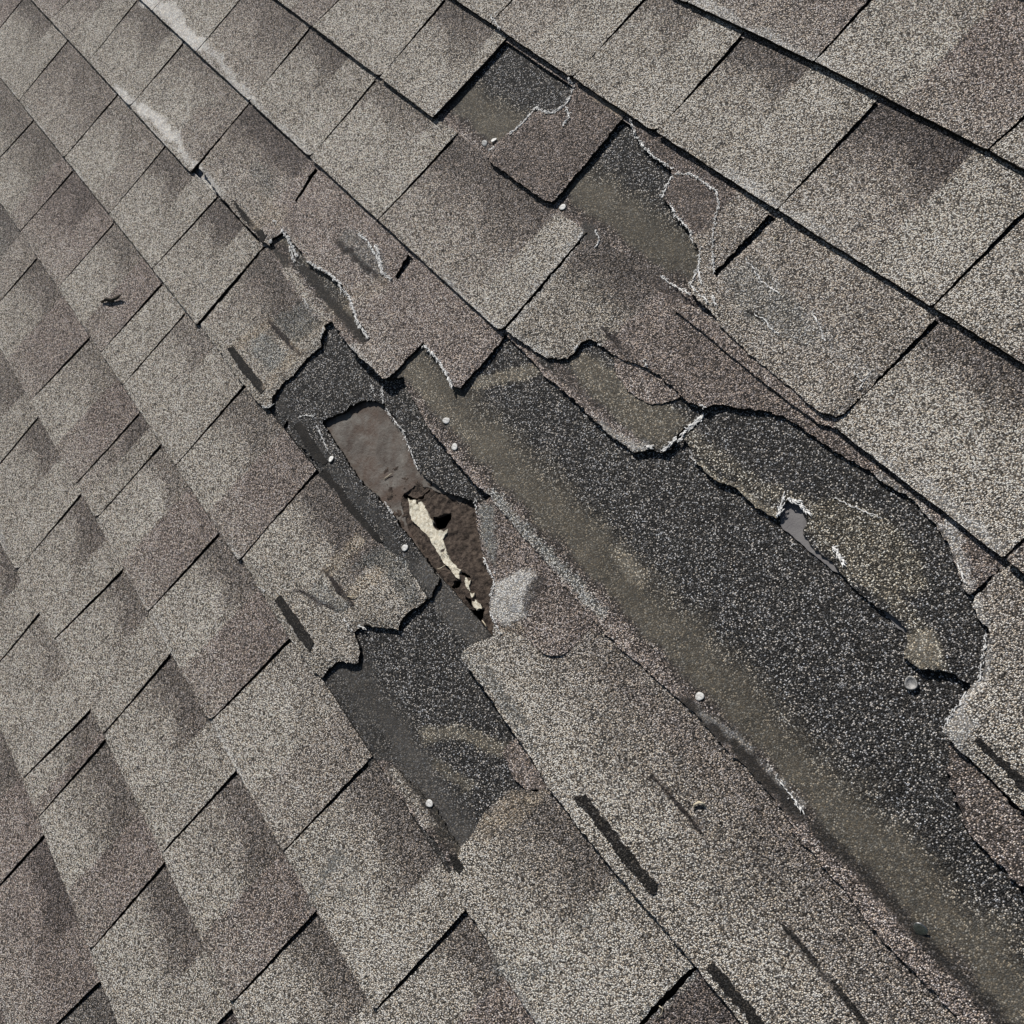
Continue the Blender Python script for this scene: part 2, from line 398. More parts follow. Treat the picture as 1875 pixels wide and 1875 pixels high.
def tri_fill(outer, holes, grid, jit, seed):
    rs = np.random.default_rng(seed)
    lo = outer.min(0); hi = outer.max(0)
    gx, gy = np.meshgrid(np.arange(lo[0] + grid / 2, hi[0], grid), np.arange(lo[1] + grid / 2, hi[1], grid))
    g = np.stack([gx.ravel(), gy.ravel()], 1); g += rs.uniform(-jit, jit, g.shape) * grid
    keep = poly_in(g, outer)
    for h in holes: keep &= ~poly_in(g, h)
    g = g[keep]
    # drop interior points hugging the rim
    rim = np.vstack([outer] + holes); c = grid * .9
    cell = set()
    for q in rim:
        cell.add((int(q[0] // c), int(q[1] // c)))
    k = np.array([(int(x // c), int(y // c)) not in cell for x, y in g], bool) if len(g) else np.zeros(0, bool)
    g = g[k]
    vs = [Vector(p) for p in rim] + [Vector(p) for p in g]
    ed = []; base = 0
    for lp in [outer] + holes:
        n = len(lp); ed += [(base + i, base + (i + 1) % n) for i in range(n)]; base += n
    ov, oe, of, a, b, cc = delaunay_2d_cdt(vs, ed, [], 0, 1e-7)
    P = np.array([(p.x, p.y) for p in ov]); F = np.array([f for f in of if len(f) == 3])
    C = P[F].mean(1); ok = poly_in(C, outer)
    for h in holes: ok &= ~poly_in(C, h)
    F = F[ok]
    A = P[F]; ar = (A[:, 1, 0] - A[:, 0, 0]) * (A[:, 2, 1] - A[:, 0, 1]) - (A[:, 2, 0] - A[:, 0, 0]) * (A[:, 1, 1] - A[:, 0, 1])
    F[ar < 0] = F[ar < 0][:, ::-1]
    return P, F
SEED = [100]
def sheet(name, c, outer, holes=(), painter=None, tag='t', dz=0.0, th=T, grid=.004, lifts=(), lift_fn=None,
          material=None, zfn=None, rough=0.0, parent=None, origin=None, droop=0.0):
    """A thin layer with real thickness lying on the roof, following course c; outer is in roof metres."""
    SEED[0] += 1
    P, F = tri_fill(np.array(outer), [np.array(h) for h in holes], grid, .3, SEED[0])
    u, v = P[:, 0], P[:, 1]
    z = (ztop(c, v) if zfn is None else zfn(u, v)) + dz
    for (x, y), r, h in lifts:
        q = unproj([(x, y)])[0]; z = z + h * np.exp(-((u - q[0]) ** 2 + (v - q[1]) ** 2) / r ** 2)
    if lift_fn is not None: z = z + lift_fn(u, v)
    if droop:
        O = np.array(outer); dr = np.sqrt(((P[:, None, :] - O[None]) ** 2).sum(2).min(1))
        z = z - droop * np.exp(-(dr / .006) ** 2) * (.35 + 1.1 * vnoise(P, 45, SEED[0] + 3))
    z = z + (vnoise(P, 28, SEED[0]) - .5) * .0008 + (vnoise(P, 9, SEED[0] + 1) - .5) * .0010
    if rough: z = z + (vnoise(P, 130, SEED[0]) - .5) * rough + (vnoise(P, 420, SEED[0] + 5) - .5) * rough * .7
    if origin is None: origin = np.array([u.mean(), v.mean(), float(z.mean())])
    top = np.stack([u, v, z], 1) - origin; n = len(P)
    # boundary edges
    e = np.vstack([F[:, [0, 1]], F[:, [1, 2]], F[:, [2, 0]]]); key = {}
    for a, b in e: key[(a, b)] = 1
    be = [(a, b) for a, b in e if (b, a) not in key]
    bot = top.copy(); bot[:, 2] -= th
    ids = sorted({i for ab in be for i in ab}); mp = {i: k for k, i in enumerate(ids)}
    rimt = top[ids]; rimb = bot[ids]
    V = np.vstack([top, rimt, rimb, bot]); nr = len(ids)
    faces = [tuple(f) for f in F.tolist()]
    sm = [True] * len(faces)
    faces += [(n + mp[a], n + nr + mp[a], n + nr + mp[b], n + mp[b]) for a, b in be]; sm += [False] * len(be)
    faces += [(n + 2 * nr + f[0], n + 2 * nr + f[2], n + 2 * nr + f[1]) for f in F.tolist()]; sm += [False] * len(F)
    tone = prm = None
    if material is None:
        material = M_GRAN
        t0, g0, f0 = painter(u, v)
        px = proj(u, v, z)
        t0, g0, f0 = paint(tag, px, u, v, t0, g0, f0)
        tone = np.vstack([t0, np.tile(BAR * .3, (nr, 1)), np.tile(BAR * .3, (nr, 1)), np.tile(BAR * .3, (n, 1))])
        pr = np.stack([g0, f0, np.zeros(n)], 1); q = np.tile([.15, 0, 0], (2 * nr + n, 1)); prm = np.vstack([pr, q])
    me = mesh_from(name, V, faces, material, tone, prm, sm)
    o = link(name, me, origin, parent); o['_o'] = [float(x) for x in origin]
    OBJ.append((o, P, z)); return o
def custom(px, c, step=.0028, amp=.0009, dz=0.0):
    SEED[0] += 1
    return resample(wpx(px, c, dz), step, amp, SEED[0])

# ------------------------------------------------------------------ painters
def sm(x, a, b):
    t = np.clip((x - a) / (b - a), 0, 1); return t * t * (3 - 2 * t)
def tab_painter(c, uL, uR, a0, dk, left, right, deep=.62):
    def f(u, v):
        P = np.stack([u, v], 1); b = fr(c, v); a = (u - uL) / (uR - uL)
        a = a + (vnoise(P, 160, c + 3) - .5) * .012
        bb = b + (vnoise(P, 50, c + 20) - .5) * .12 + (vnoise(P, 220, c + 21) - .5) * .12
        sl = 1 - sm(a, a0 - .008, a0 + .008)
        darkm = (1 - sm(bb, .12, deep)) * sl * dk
        tl = LIGHT * 1.0; base = np.where((a < a0)[:, None], left, right) * (1 - .0) + 0 * tl
        base = left[None] * sl[:, None] + right[None] * (1 - sl)[:, None]
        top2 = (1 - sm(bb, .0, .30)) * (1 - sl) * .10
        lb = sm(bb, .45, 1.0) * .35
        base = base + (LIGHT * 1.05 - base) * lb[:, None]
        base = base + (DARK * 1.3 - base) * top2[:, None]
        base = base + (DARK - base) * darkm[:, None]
        sc = sm(b + (vnoise(P, 35, 12) - .5) * .10, .95, 1.0) * sm(vnoise(P, 9, c + 40), .50, .75) * .75
        base = base + (PALE * .95 - base) * sc[:, None]
        mot = .84 + .32 * vnoise(P, 18, c + 8)
        return base * mot[:, None], 1 - .35 * sc, np.zeros(len(u))
    return f
def strip_painter(c, lip=True, smooth_col=OLIVE, wide=1.0):
    def f(u, v):
        P = np.stack([u, v], 1); d = -fr(c, v) + (vnoise(P, 45, c) - .5) * .10 + (vnoise(P, 150, c + 9) - .5) * .05
        n = len(u); tone = np.tile(TAR, (n, 1)); g = np.ones(n); fl = np.ones(n)
        m = sm(d, .12, .20) * (1 - sm(d, .34 * wide, .60 * wide))
        m2 = m * (.75 + .25 * vnoise(P, 60, 4))
        tone = tone + (smooth_col * (.8 + .4 * vnoise(P, 14, 7))[:, None] - tone) * m2[:, None]
        g = g - .76 * m2; fl = fl - .82 * m2
        if lip:
            k = (1 - sm(d, .08, .14)); tone = tone + (BROWN * 1.15 - tone) * k[:, None]; fl = fl * (1 - k); g = np.maximum(g, k)
            k = sm(d, .06, .10) * (1 - sm(d, .15, .20)) * .7; tone = tone + (BROWN * .35 - tone) * k[:, None]; fl *= (1 - .5 * k)
        else:
            k = (1 - sm(d, .10, .16)) * .8; tone = tone + (SMOKE * .6 - tone) * k[:, None]; fl *= (1 - k * .6); g = g - .3 * k
        return tone, g, fl
    return f

# ------------------------------------------------------------------ the regular courses
SLOTS = {
 -1: [((1590,0),(1497,108)),((1875,213),(1810,273))],
 0: [((938,0),(905,35)),((1177,0),(1057,135)),((1363,58),(1212,232)),((1607,182),(1437,370)),((1875,385),(1715,553))],
 1: [((620,0),(580,43)),((812,0),(700,137)),((930,68),(800,210)),'x',((1720,577),(1540,760)),((1875,985),(1842,1015))],
 2: [((297,0),(282,13)),((438,0),(373,80)),((568,50),(465,177)),((688,143),(577,278)),((830,252),(700,395)),((1058,443),(925,597)),'x'],
 3: [((128,0),(97,33)),((250,0),(163,112)),((337,75),(243,190)),((457,187),(360,303)),'x'],
 4: [((40,0),(3,47)),((123,75),(40,178)),((215,172),(123,283)),((302,267),(203,388)),((393,365),(283,488)),((477,457),(363,592)),'x'],
 5: [((62,220),(3,285)),((133,312),(40,420)),((210,405),(110,522)),((297,517),(213,613)),((337,573),(227,703)),((443,708),(325,847)),((560,882),(440,1022)),'x'],
 6: [((68,470),(3,547)),((157,625),(57,733)),((255,755),(142,883)),((295,813),(178,947)),((403,973),(273,1117)),((530,1168),(387,1318)),((675,1390),(520,1557)),((853,1665),(685,1850))],
 7: [((70,762),(3,845)),((148,903),(40,1035)),((227,1040),(115,1155)),((313,1195),(190,1342)),((433,1408),(297,1560)),((580,1665),(390,1873))],
 8: [((75,1117),(3,1205)),((163,1302),(43,1425)),((190,1355),(72,1493)),((298,1580),(170,1732)),((423,1848),(400,1875))],
 9: [((78,1530),(3,1615)),((183,1797),(103,1875))],
 10: [((60,1905),(3,1960))]}
ORD = ['first','second','third','fourth','fifth','sixth','seventh','eighth','ninth','tenth','eleventh','twelfth','thirteenth']
GRP = 'asphalt shingle tabs laid in diagonal courses'
def in_frame(c, us):                         # does the slot line at u = us cross the photo?
    v = np.linspace(V0 - c * E_, V0 - (c + 1) * E_, 9); p = proj(us + 0 * v, v)
    return ((p[:, 0] > 0) & (p[:, 0] < 1875) & (p[:, 1] > 0) & (p[:, 1] < 1875)).any()
def slot_u(c, s):                            # u at the top and bottom of the slot, extrapolated to the full exposure
    p = wpx(list(s), c); (ua, va), (ub, vb) = p
    k = (ub - ua) / (vb - va) if abs(va - vb) > .04 else 0.0
    k = max(-.12, min(.12, k))
    vt = V0 - c * E_; vb2 = vt - E_
    return (ua + k * (vt - va), ua + k * (vb2 - va))
SPAN = {}
TABS = []
r2 = random.Random(11)
for c, sl in SLOTS.items():
    us = [s if s == 'x' else slot_u(c, s) for s in sl]
    first = us[0]
    while in_frame(c, first[0]) or in_frame(c, first[1]):
        w = E_ * r2.uniform(1.1, 1.6); first = (first[0] - w, first[1] - w); us.insert(0, first)
    w = E_ * r2.uniform(1.1, 1.5); us.insert(0, (us[0][0] - w, us[0][1] - w)) if c > 3 else None
    if us[-1] != 'x':
        last = us[-1]
        while in_frame(c, last[0]) or in_frame(c, last[1]):
            w = E_ * r2.uniform(1.1, 1.6); last = (last[0] + w, last[1] + w); us.append(last)
        w = E_ * 1.3; us.append((us[-1][0] + w, us[-1][1] + w))
    SPAN[c] = (min(x[0] for x in us if x != 'x'), max(x[0] for x in us if x != 'x'), us[-1] == 'x')
    TABS.append((c, us))

# per-tab look where the photo is distinctive: (course, index) -> (a0, darkness, left, right)
LOOKS = [('pale beige', LIGHT * 1.0, LIGHT * .93), ('beige and brown', LIGHT * .95, BROWN * 1.15), ('greyish tan', (LIGHT + BROWN) / 2, LIGHT * .92),
         ('brownish', BROWN * 1.1, BROWN * 1.2), ('warm grey', (LIGHT + GREYB) / 2, (LIGHT + BROWN) / 2)]
def rounded(us, vs, rad): return us, vs
PLACE = [((1200,110),.6,.7,'L','L',.7),((1400,200),.52,.85,'L','L',.7),((1650,330),.6,.9,'M','L',.78),((1000,60),.5,.3,'M','L',.6),((1450,40),1.5,.45,'B','B',.7),
 ((1650,110),.5,.3,'L','B',.6),((850,110),.82,.8,'L','L',.65),((680,70),.6,.3,'L','L',.5),((1680,800),.62,.85,'L','L',.55),((590,150),.6,.8,'L','L',.6),((700,260),.75,.6,'L','L',.5),
 ((880,430),.8,.75,'M','L',.7),((470,90),.9,.6,'M','M',.7),((270,80),.75,.7,'L','L',.6),((360,180),.95,.6,'L','M',.6),((220,230),.7,.6,'L','M',.6),((300,340),.6,.75,'L','L',.6),((390,450),.6,.85,'L','L',.5),
 ((130,170),1.5,.5,'M','B',.8),((340,640),.5,.6,'L','L',.5),((450,830),.55,.65,'L','B',.6),((290,610),1.5,.1,'L','L',.3),((200,500),.6,.6,'L','B',.6),((170,720),.55,.5,'L','B',.6),
 ((290,930),.5,.6,'L','B',.4),((410,1130),.55,.75,'L','B',.5),((500,1370),.6,.35,'L','M',.5),((680,1580),.72,.8,'L','L',.6),((80,870),.55,.75,'L','L',.55),((150,1010),.62,.8,'L','L',.55),
 ((225,1160),.55,.7,'L','L',.5),((320,1350),.6,.8,'L','L',.6),((440,1570),.6,.8,'L','B',.62),((600,1800),.6,.75,'L','L',.6),((190,1480),.62,.75,'L','B',.6),((90,1250),.6,.5,'L','L',.5),
 ((290,1700),.62,.8,'L','L',.55),((80,1680),.6,.85,'B','B',.4)]
def make_tab(c, L, Rr, n_in, visible):
    v_t = V0 - c * E_; v_b = v_t - E_
    tuck = .004
    gapt, gapb = .0058, .0022
    uLt, uLb = L[0] + gapt, L[1] + gapb; uRt, uRb = Rr
    k = 26; P = []
    # left edge from top to bottom
    vt = lambda u: vline(c, u) + tuck
    vb = lambda u: vline(c + 1, u)
    rad = r2.choice([.002, .004, .009]); rl = .0015
    P.append((uLt, float(vt(uLt)))); 
    bl = float(vb(uLb)); P.append((uLb, bl + rl)); P.append((uLb + rl, bl))
    for uu in np.linspace(uLb + .006, uRb - rad - .002, 14): P.append((uu, float(vb(uu))))
    br = float(vb(uRb))
    for q in np.linspace(0, math.pi / 2, 4): P.append((uRb - rad + rad * math.sin(q), br + rad - rad * math.cos(q)))
    P.append((uRt, float(vt(uRt))))
    for uu in np.linspace(uRt, uLt, 12)[1:-1]: P.append((uu, float(vt(uu))))
    SEED[0] += 1
    outer = resample(P, .004, .00028, SEED[0])
    look = LOOKS[r2.choice([0, 0, 1, 1, 2, 2, 3, 4])]
    a0 = r2.choice([.42, .5, .55, .6, .66, .72, .45, 1.5 if r2.random() < .3 else .5]); dk = r2.uniform(.85, 1.0)
    dk = dk * .8 - .05; deep = r2.uniform(.5, .8)
    tone_of = {'L': LIGHT * 1.0, 'B': BROWN * 1.12, 'M': (LIGHT + BROWN) / 2}; word = {'L': 'beige', 'B': 'brown', 'M': 'tan'}
    ppx = proj(outer[:, 0], outer[:, 1], T)
    for pt, a_, d_, l_, r_, dp in PLACE:
        if poly_in(np.array([pt], float), ppx)[0]:
            a0, dk, deep = a_, d_, dp
            look = ((word[l_] if l_ == r_ else word[l_] + ' and ' + word[r_]) + (' dark topped' if d_ > .55 else ''), tone_of[l_], tone_of[r_]); break
    right_side = 1.0 if c <= 1 else (.6 if c <= 3 else .15)
    lf = r2.uniform(.2, 1.0) * .0018 * right_side + .0004
    cr = r2.uniform(0, 1) * .002 * right_side
    def lift(u, v):
        b = np.clip(fr(c, v), 0, 1); a = np.clip((u - uLb) / (uRb - uLb), 0, 1)
        return .0004 + lf * b ** 2 + cr * b ** 3 * (1 - a) ** 2 * 1.2
    name = 'shingle_tab'
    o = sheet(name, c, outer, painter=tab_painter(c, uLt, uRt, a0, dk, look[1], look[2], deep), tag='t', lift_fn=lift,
              grid=.0034)
    lab = '%s tab, %s from upper left, %s diagonal course from top right' % (look[0], ORD[n_in], ORD[c + 1])
    tagit(o, lab, 'shingle', GRP); return o
for c, us in TABS:
    n_in = 0
    for i in range(len(us) - 1):
        if us[i] == 'x' or us[i + 1] == 'x': continue
        L, Rr = us[i], us[i + 1]
        uu, vv = np.meshgrid(np.linspace(min(L), max(Rr), 14), np.linspace(V0 - c * E_, V0 - (c + 1) * E_, 12))
        p = proj(uu.ravel(), vv.ravel()); vis = ((p > 4).all(1) & (p < 1871).all(1)).any()
        if not vis: 
            if i == 0: SPAN[c] = (Rr[0], SPAN[c][1], SPAN[c][2])
            elif i == len(us) - 2: SPAN[c] = (SPAN[c][0], L[0], SPAN[c][2])
            continue
        make_tab(c, L, Rr, n_in, vis); n_in += 1

# ------------------------------------------------------------------ the dark upper half of each shingle course, lying under the course above
def strip_obj(c, u0, u1, label, notch=None):
    us = np.linspace(u0, u1, 60)
    P = [(x, float(vline(c - 1, x)) + .012) for x in us] + [(x, float(vline(c, x)) - .006) for x in us[::-1]]
    SEED[0] += 1
    o = sheet('shingle_underlap', c, resample(P, .006, .0002, SEED[0]), painter=strip_painter(c, True), tag='s%d' % c, dz=-.0008, th=.003, grid=.005 if c != 2 else .0035)
    return tagit(o, label, 'shingle', 'dark underlapping halves of the shingle courses')
def ucol(c, px): return float(wpx([px], c)[0, 0])
RIGHT = 1.15
xr = {3: ucol(2, (1120, 480)), 4: ucol(3, (690, 560)), 5: ucol(4, (500, 640)), 6: ucol(5, (590, 960)), }
for c in range(0, 11):
    u0 = SPAN[c - 1][0]; u1 = SPAN[c - 1][1]
    if c in (3,): u1 = xr[3] - .10
    if c == 4: continue
    if c == 5: u1 = xr[5] - .06
    if c == 6: u1 = xr[6] - .10
    strip_obj(c, u0, u1, 'dark strip showing in gaps between tabs of the %s diagonal course' % ORD[c] if c != 2 else
              'black speckled shingle strip with olive sealant band, bared where two upper tabs tore off')

# ------------------------------------------------------------------ torn pieces, traced where they lie
def TP(c, a0, dk, l, r, p0, p1, deep=.6):
    return tab_painter(c, ucol(c, p0), ucol(c, p1), a0, dk, l, r, deep)
def ramp_lift(c, h, p=1.5):
    return lambda u, v: .0004 + h * np.clip(fr(c, v), 0, 1.2) ** p
# sheet 4 with its wide bare area (under rows three and two)
big_px = [(640,420),(760,400),(930,560),(1060,480),(1130,520),(1300,620),(1500,800),(1700,900),(1960,1110),(2060,1300),(2000,2010),(1870,1990),
          (1763,1875),(1693,1798),(1613,1716),(1540,1622),(1450,1520),(1452,1510),(1400,1440),(1330,1370),(1270,1302),(1230,1270),(1200,1240),(1118,1170),(1108,1164),(1100,1150),(1000,1030),
          (900,912),(875,890),(850,862),(800,800),(780,775),(768,745),(752,722),(745,705),(742,690),(715,698),(700,694),(640,634),(606,588),(592,596),(578,588),(555,562),(520,505),(490,452),(477,450),(470,430),(520,400)]
o_big = sheet('stripped_shingle', 4, custom(big_px, 4, .003, .0007), painter=strip_painter(4, True), tag='big', dz=-.0002, th=.003, grid=.0042,
      lift_fn=lambda u, v: .0038 * np.clip(1 + fr(4, v), 0, 1) ** 1.6 * sm(u, ucol(4, (560, 560)), ucol(4, (720, 690))))
tagit(o_big, 'large bare black shingle sheet with olive sealant band running to the lower right corner', 'shingle')
# course 4 below it
R4 = [(850,1192),(872,1176),(905,1166),(900,1100),(930,1050),(905,925),(920,915),(1000,1015),(1100,1130),(1230,1250),(1450,1495),(1613,1695),(1763,1855),(1850,1950),(1800,2050),(1400,1930),(1340,1850),(1270,1762),(1150,1622),(1080,1540),(1005,1440),(960,1368),(910,1295),(865,1232),(846,1207)]
o_r4 = sheet('shingle_strip', 4, custom(R4, 4, .003, .0005), painter=TP(4, 1.6, .62, LIGHT*.95, LIGHT*.95, (880,1170), (1840,1900), .85), tag='r4', dz=.0, grid=.0038,
      lift_fn=ramp_lift(4, .0015))
tagit(o_r4, 'long tan shingle strip between the bare black sheet and the lower tabs', 'shingle')
# sheet 5 : bare around the rot hole
S5 = [(470,620),(560,560),(640,600),(720,680),(716,700),(702,716),(703,742),(690,733),(668,733),(655,738),(640,742),(634,751),(612,760),(590,766),(589,773),(600,792),(625,830),(655,875),(690,910),(720,945),(760,1000),(790,1040),
      (806,1062),(784,1096),(760,1070),(700,1000),(650,940),(585,862),(578,845),(545,812),(530,780),(524,768),(514,786),(500,766),(488,745),(450,700)]
o = sheet('torn_shingle_sheet', 5, custom(S5, 5, .0026, .0008), painter=strip_painter(5, False, TAR*1.3, .5), tag='s5', droop=0.001, dz=-.0004, grid=.0032, lifts=[((650, 742), .02, .0015)])
tagit(o, 'black speckled shingle sheet with jagged edge left of the rotten hole', 'shingle')
bars5 = o
S4B = [(700,694),(722,680),(775,680),(850,790),(925,890),(925,915),(905,922),(880,919),(850,913),(815,899),(790,882),(768,862),(752,835),(745,812),(735,785),(720,760),(706,746),(699,720)]
o = sheet('torn_shingle_sheet', 5, custom(S4B, 5, .0026, .0007), painter=strip_painter(5, False, TAR*1.2, .5), tag='s5b', droop=0.001, dz=-.0004, grid=.0032)
tagit(o, 'rounded black shingle remnant hanging over the right side of the rotten hole', 'shingle')
# sheet 6
S6 = [(560,830),(640,860),(700,925),(760,1000),(800,1050),(850,1105),(880,1140),(908,1172),(930,1180),(960,1200),(1090,1500),(1020,1530),(940,1560),(870,1610),(835,1640),(800,1590),(760,1535),(716,1470),(672,1398),(620,1310),(575,1250),(520,1150),(560,1000)]
o_s6 = sheet('bared_shingle_sheet', 6, custom(S6, 6, .003, .0004), painter=strip_painter(6, False, SMOKE*1.0, .9), tag='s6', dz=-.0008, th=.003, grid=.0036,
      lift_fn=lambda u, v: -.0002 + 0 * u)
tagit(o_s6, 'black speckled shingle sheet below the rotten hole, narrowing down to a nail', 'shingle')
# strip over line six between the nail area and the tab
s7 = [(690,1392),(712,1392),(740,1420),(790,1470),(830,1530),(845,1560),(840,1592),(826,1590),(800,1540),(770,1512),(735,1462),(705,1420)]
o = sheet('shingle_scrap', 6, custom(s7, 6, .0025, .0008), painter=strip_painter(6, True), tag='s7', dz=.0008, th=.0016, grid=.0028)
tagit(o, 'narrow torn shingle scrap beside the lowest nail head, pale edge and tarred middle', 'shingle')
# row five right
R5 = [(832,1592),(842,1552),(868,1525),(885,1490),(905,1470),(930,1448),(952,1445),(985,1450),(1000,1443),(1008,1436),(1020,1445),(1100,1540),(1180,1640),(1285,1765),(1262,1778),(1225,1812),(1165,1880),(1040,1980),(985,1877),(925,1790),(890,1720),(852,1660),(838,1628),(822,1600)]
o = sheet('shingle_tab', 5, custom(R5, 5, .003, .0005), painter=TP(5, .56, .75, LIGHT*.98, LIGHT*.95, (870,1500), (1275,1790), .8), tag='t', dz=.0004, grid=.0038)
tagit(o, 'broad beige shingle tab below the bare black wedge, brown upper corner, bottom centre', 'shingle', GRP)
R5b = [(1270,1782),(1283,1772),(1300,1790),(1400,1920),(1480,2060),(1200,2020),(1150,1905),(1230,1825)]
o = sheet('shingle_tab', 5, custom(R5b, 5, .003, .0004), painter=TP(5, .5, .8, BROWN, LIGHT*.9, (1275,1790), (1480,2060), .9), tag='t', dz=.0004, grid=.005)
tagit(o, 'purplish brown shingle tab cut off by the bottom edge, right of the broad beige tab', 'shingle', GRP)
# small remnant on the sheet under line five
REM = [(938,1352),(958,1345),(975,1375),(1008,1432),(996,1448),(985,1446),(962,1446),(940,1425),(928,1400),(915,1378)]
o = sheet('shingle_remnant', 5, custom(REM, 5, .0025, .0008), painter=lambda u, v: (np.tile(BROWN*1.05, (len(u), 1)), np.ones(len(u))*.9, np.zeros(len(u))), tag='rm', dz=-.0024, th=.0016, grid=.003)
tagit(o, 'small whitish brown shingle remnant at the right edge of the black wedge', 'shingle')
# T5 torn tab
T5 = [(563,884),(585,862),(612,892),(650,940),(692,983),(730,1021),(760,1060),(783,1090),(781,1095),(768,1110),(747,1121),(732,1138),(728,1153),(700,1149),(668,1145),(655,1150),(647,1157),(655,1180),(658,1198),(655,1213),(643,1215),(628,1209),(615,1213),(600,1226),(589,1239),(574,1232),(550,1196),(528,1166),(480,1090),(442,1023),(500,955)]
o_t5 = sheet('torn_shingle_tab', 5, custom(T5, 5, .0026, .0006), painter=TP(5, .62, .85, LIGHT*.92, LIGHT*.85, (560,882), (790,1110), .45), tag='t5', droop=0.0022, dz=.0006, grid=.0030,
      lifts=[((740, 1125), .022, .001), ((645, 1208), .015, .0015), ((700, 1100), .03, .0015)])
tagit(o_t5, 'tan shingle tab with torn scalloped right side and short black tar bar, left of centre', 'shingle')
# T4 torn tab
T4 = [(480,459),(492,448),(520,495),(555,558),(575,580),(592,590),(594,603),(588,618),(588,634),(578,642),(560,655),(548,672),(535,688),(520,697),(508,715),(499,728),(497,744),(489,748),(470,735),(443,702),(405,650),(366,594),(420,530)]
o_t4 = sheet('torn_shingle_tab', 4, custom(T4, 4, .0026, .0007), painter=TP(4, .58, .8, LIGHT*.92, LIGHT*.82, (477,457), (640,650), .7), tag='t4', droop=0.0018, dz=.0006, grid=.0030,
      lifts=[((590, 625), .015, .0025), ((505, 730), .015, .002)])
tagit(o_t4, 'torn shingle tab with long black tar bar and pinkish bands, left of damage', 'shingle')
# T3 torn: wide piece across three tabs
T3 = [(462,184),(470,180),(530,235),(586,289),(564,326),(539,367),(542,370),(568,331),(592,296),(600,298),(680,375),(752,440),(745,470),(723,508),(728,513),(748,488),(766,460),(850,520),(930,585),(924,612),(905,640),(868,682),(846,713),(835,712),(826,698),(812,672),(797,655),(782,634),(775,629),(760,645),(735,672),(714,694),(704,696),(690,680),(668,662),(640,634),(652,628),(668,633),(677,622),(668,600),(652,582),(640,560),(640,545),(625,522),(600,503),(575,486),(562,477),(545,455),(530,438),(517,426),(498,437),(492,450),(478,440),(440,402),(402,358),(364,305),(410,245)]
o_t3 = sheet('torn_shingle_tab', 3, custom(T3, 3, .0028, .0006), painter=TP(3, .30, .9, (LIGHT+BROWN)*.5, BROWN*1.25, (457,187), (930,600), .55), tag='t3', droop=0.0012, dz=.0004, grid=.0032,
      lift_fn=lambda u, v: .0004 + .0040 * np.clip(fr(3, v), 0, 1.1) ** 1.5 * sm(u, ucol(3, (560, 470)), ucol(3, (680, 600))),
      lifts=[((700, 690), .02, .002), ((840, 708), .02, .0022), ((500,436), .012, .002)])
tagit(o_t3, 'wide worn shingle piece with two pointed corners and torn lower edge, above the hole', 'shingle')
# sheet 3 torn (row two)
S3 = [(900,560),(1000,520),(1100,500),(1200,520),(1300,610),(1500,790),(1700,920),(1880,1070),(1900,1250),(1800,1330),(1775,1252),(1742,1230),(1715,1226),(1690,1228),(1672,1218),(1658,1204),(1652,1190),(1664,1178),(1660,1155),(1650,1138),(1622,1118),(1600,1108),(1570,1085),(1536,1046),(1515,1020),(1492,1005),(1470,975),(1478,950),(1462,925),(1445,918),(1436,922),(1428,935),(1424,950),(1405,940),(1385,930),(1362,906),(1342,892),(1322,886),(1300,872),(1280,852),(1268,835),(1262,812),(1248,806),(1256,790),(1285,768),(1262,778),(1240,795),(1235,812),(1215,830),(1208,830),(1192,820),(1178,826),(1160,828),(1120,798),(1070,752),(1040,722),(1000,690),(960,645),(925,612)]
o_s3 = sheet('torn_shingle_sheet', 3, custom(S3, 3, .0026, .0007), painter=lambda u, v: strip_painter(3, False, TAR*1.3, .3)(u, v), tag='s3', droop=0.0014, dz=.0002, th=.003, grid=.0034,
      lifts=[((1180, 825), .02, .0015), ((1060, 740), .04, .0015), ((1320, 885), .03, .002), ((1690, 1225), .02, .002), ((1450, 925), .02, .003), ((1640, 1125), .02, .002)])
tagit(o_s3, 'torn black shingle sheet with brown curled lower edge lying on the large bare sheet', 'shingle')
# grey underlayment peeping out
for q, (pp, lab) in enumerate([([(1424,920),(1440,908),(1470,915),(1490,950),(1480,985),(1500,1010),(1540,1040),(1545,1052),(1525,1045),(1490,1015),(1460,990),(1432,965)], 'smooth grey underlayment patch showing through the upper hole in the black sheet'),
                 ([(1608,1100),(1640,1115),(1668,1145),(1664,1162),(1645,1150),(1622,1125)], 'small smooth grey underlayment sliver lower right of the grey patch')]):
    o = sheet('underlayment_patch', 4, custom(pp, 4, .0025, .0004, .0015), dz=.0016, th=.001, grid=.004, material=M_GREY,
              lift_fn=lambda u, v: .0038 * np.clip(1 + fr(4, v), 0, 1) ** 1.6)
    tagit(o, lab, 'underlayment')
# leaf-shaped flap
LF = [(1125,655),(1150,650),(1190,660),(1225,690),(1250,720),(1246,729),(1230,737),(1210,741),(1190,740),(1170,731),(1150,716),(1140,700),(1130,690)]
o = sheet('shingle_flap', 3, custom(LF, 3, .0025, .0005), painter=lambda u, v: (np.tile(BROWN*1.15, (len(u), 1)), np.ones(len(u)), np.zeros(len(u))), tag='lf', dz=.0022, th=.0018, grid=.003)
tagit(o, 'leaf shaped brown shingle flap curling out from under the torn tab edge', 'shingle')
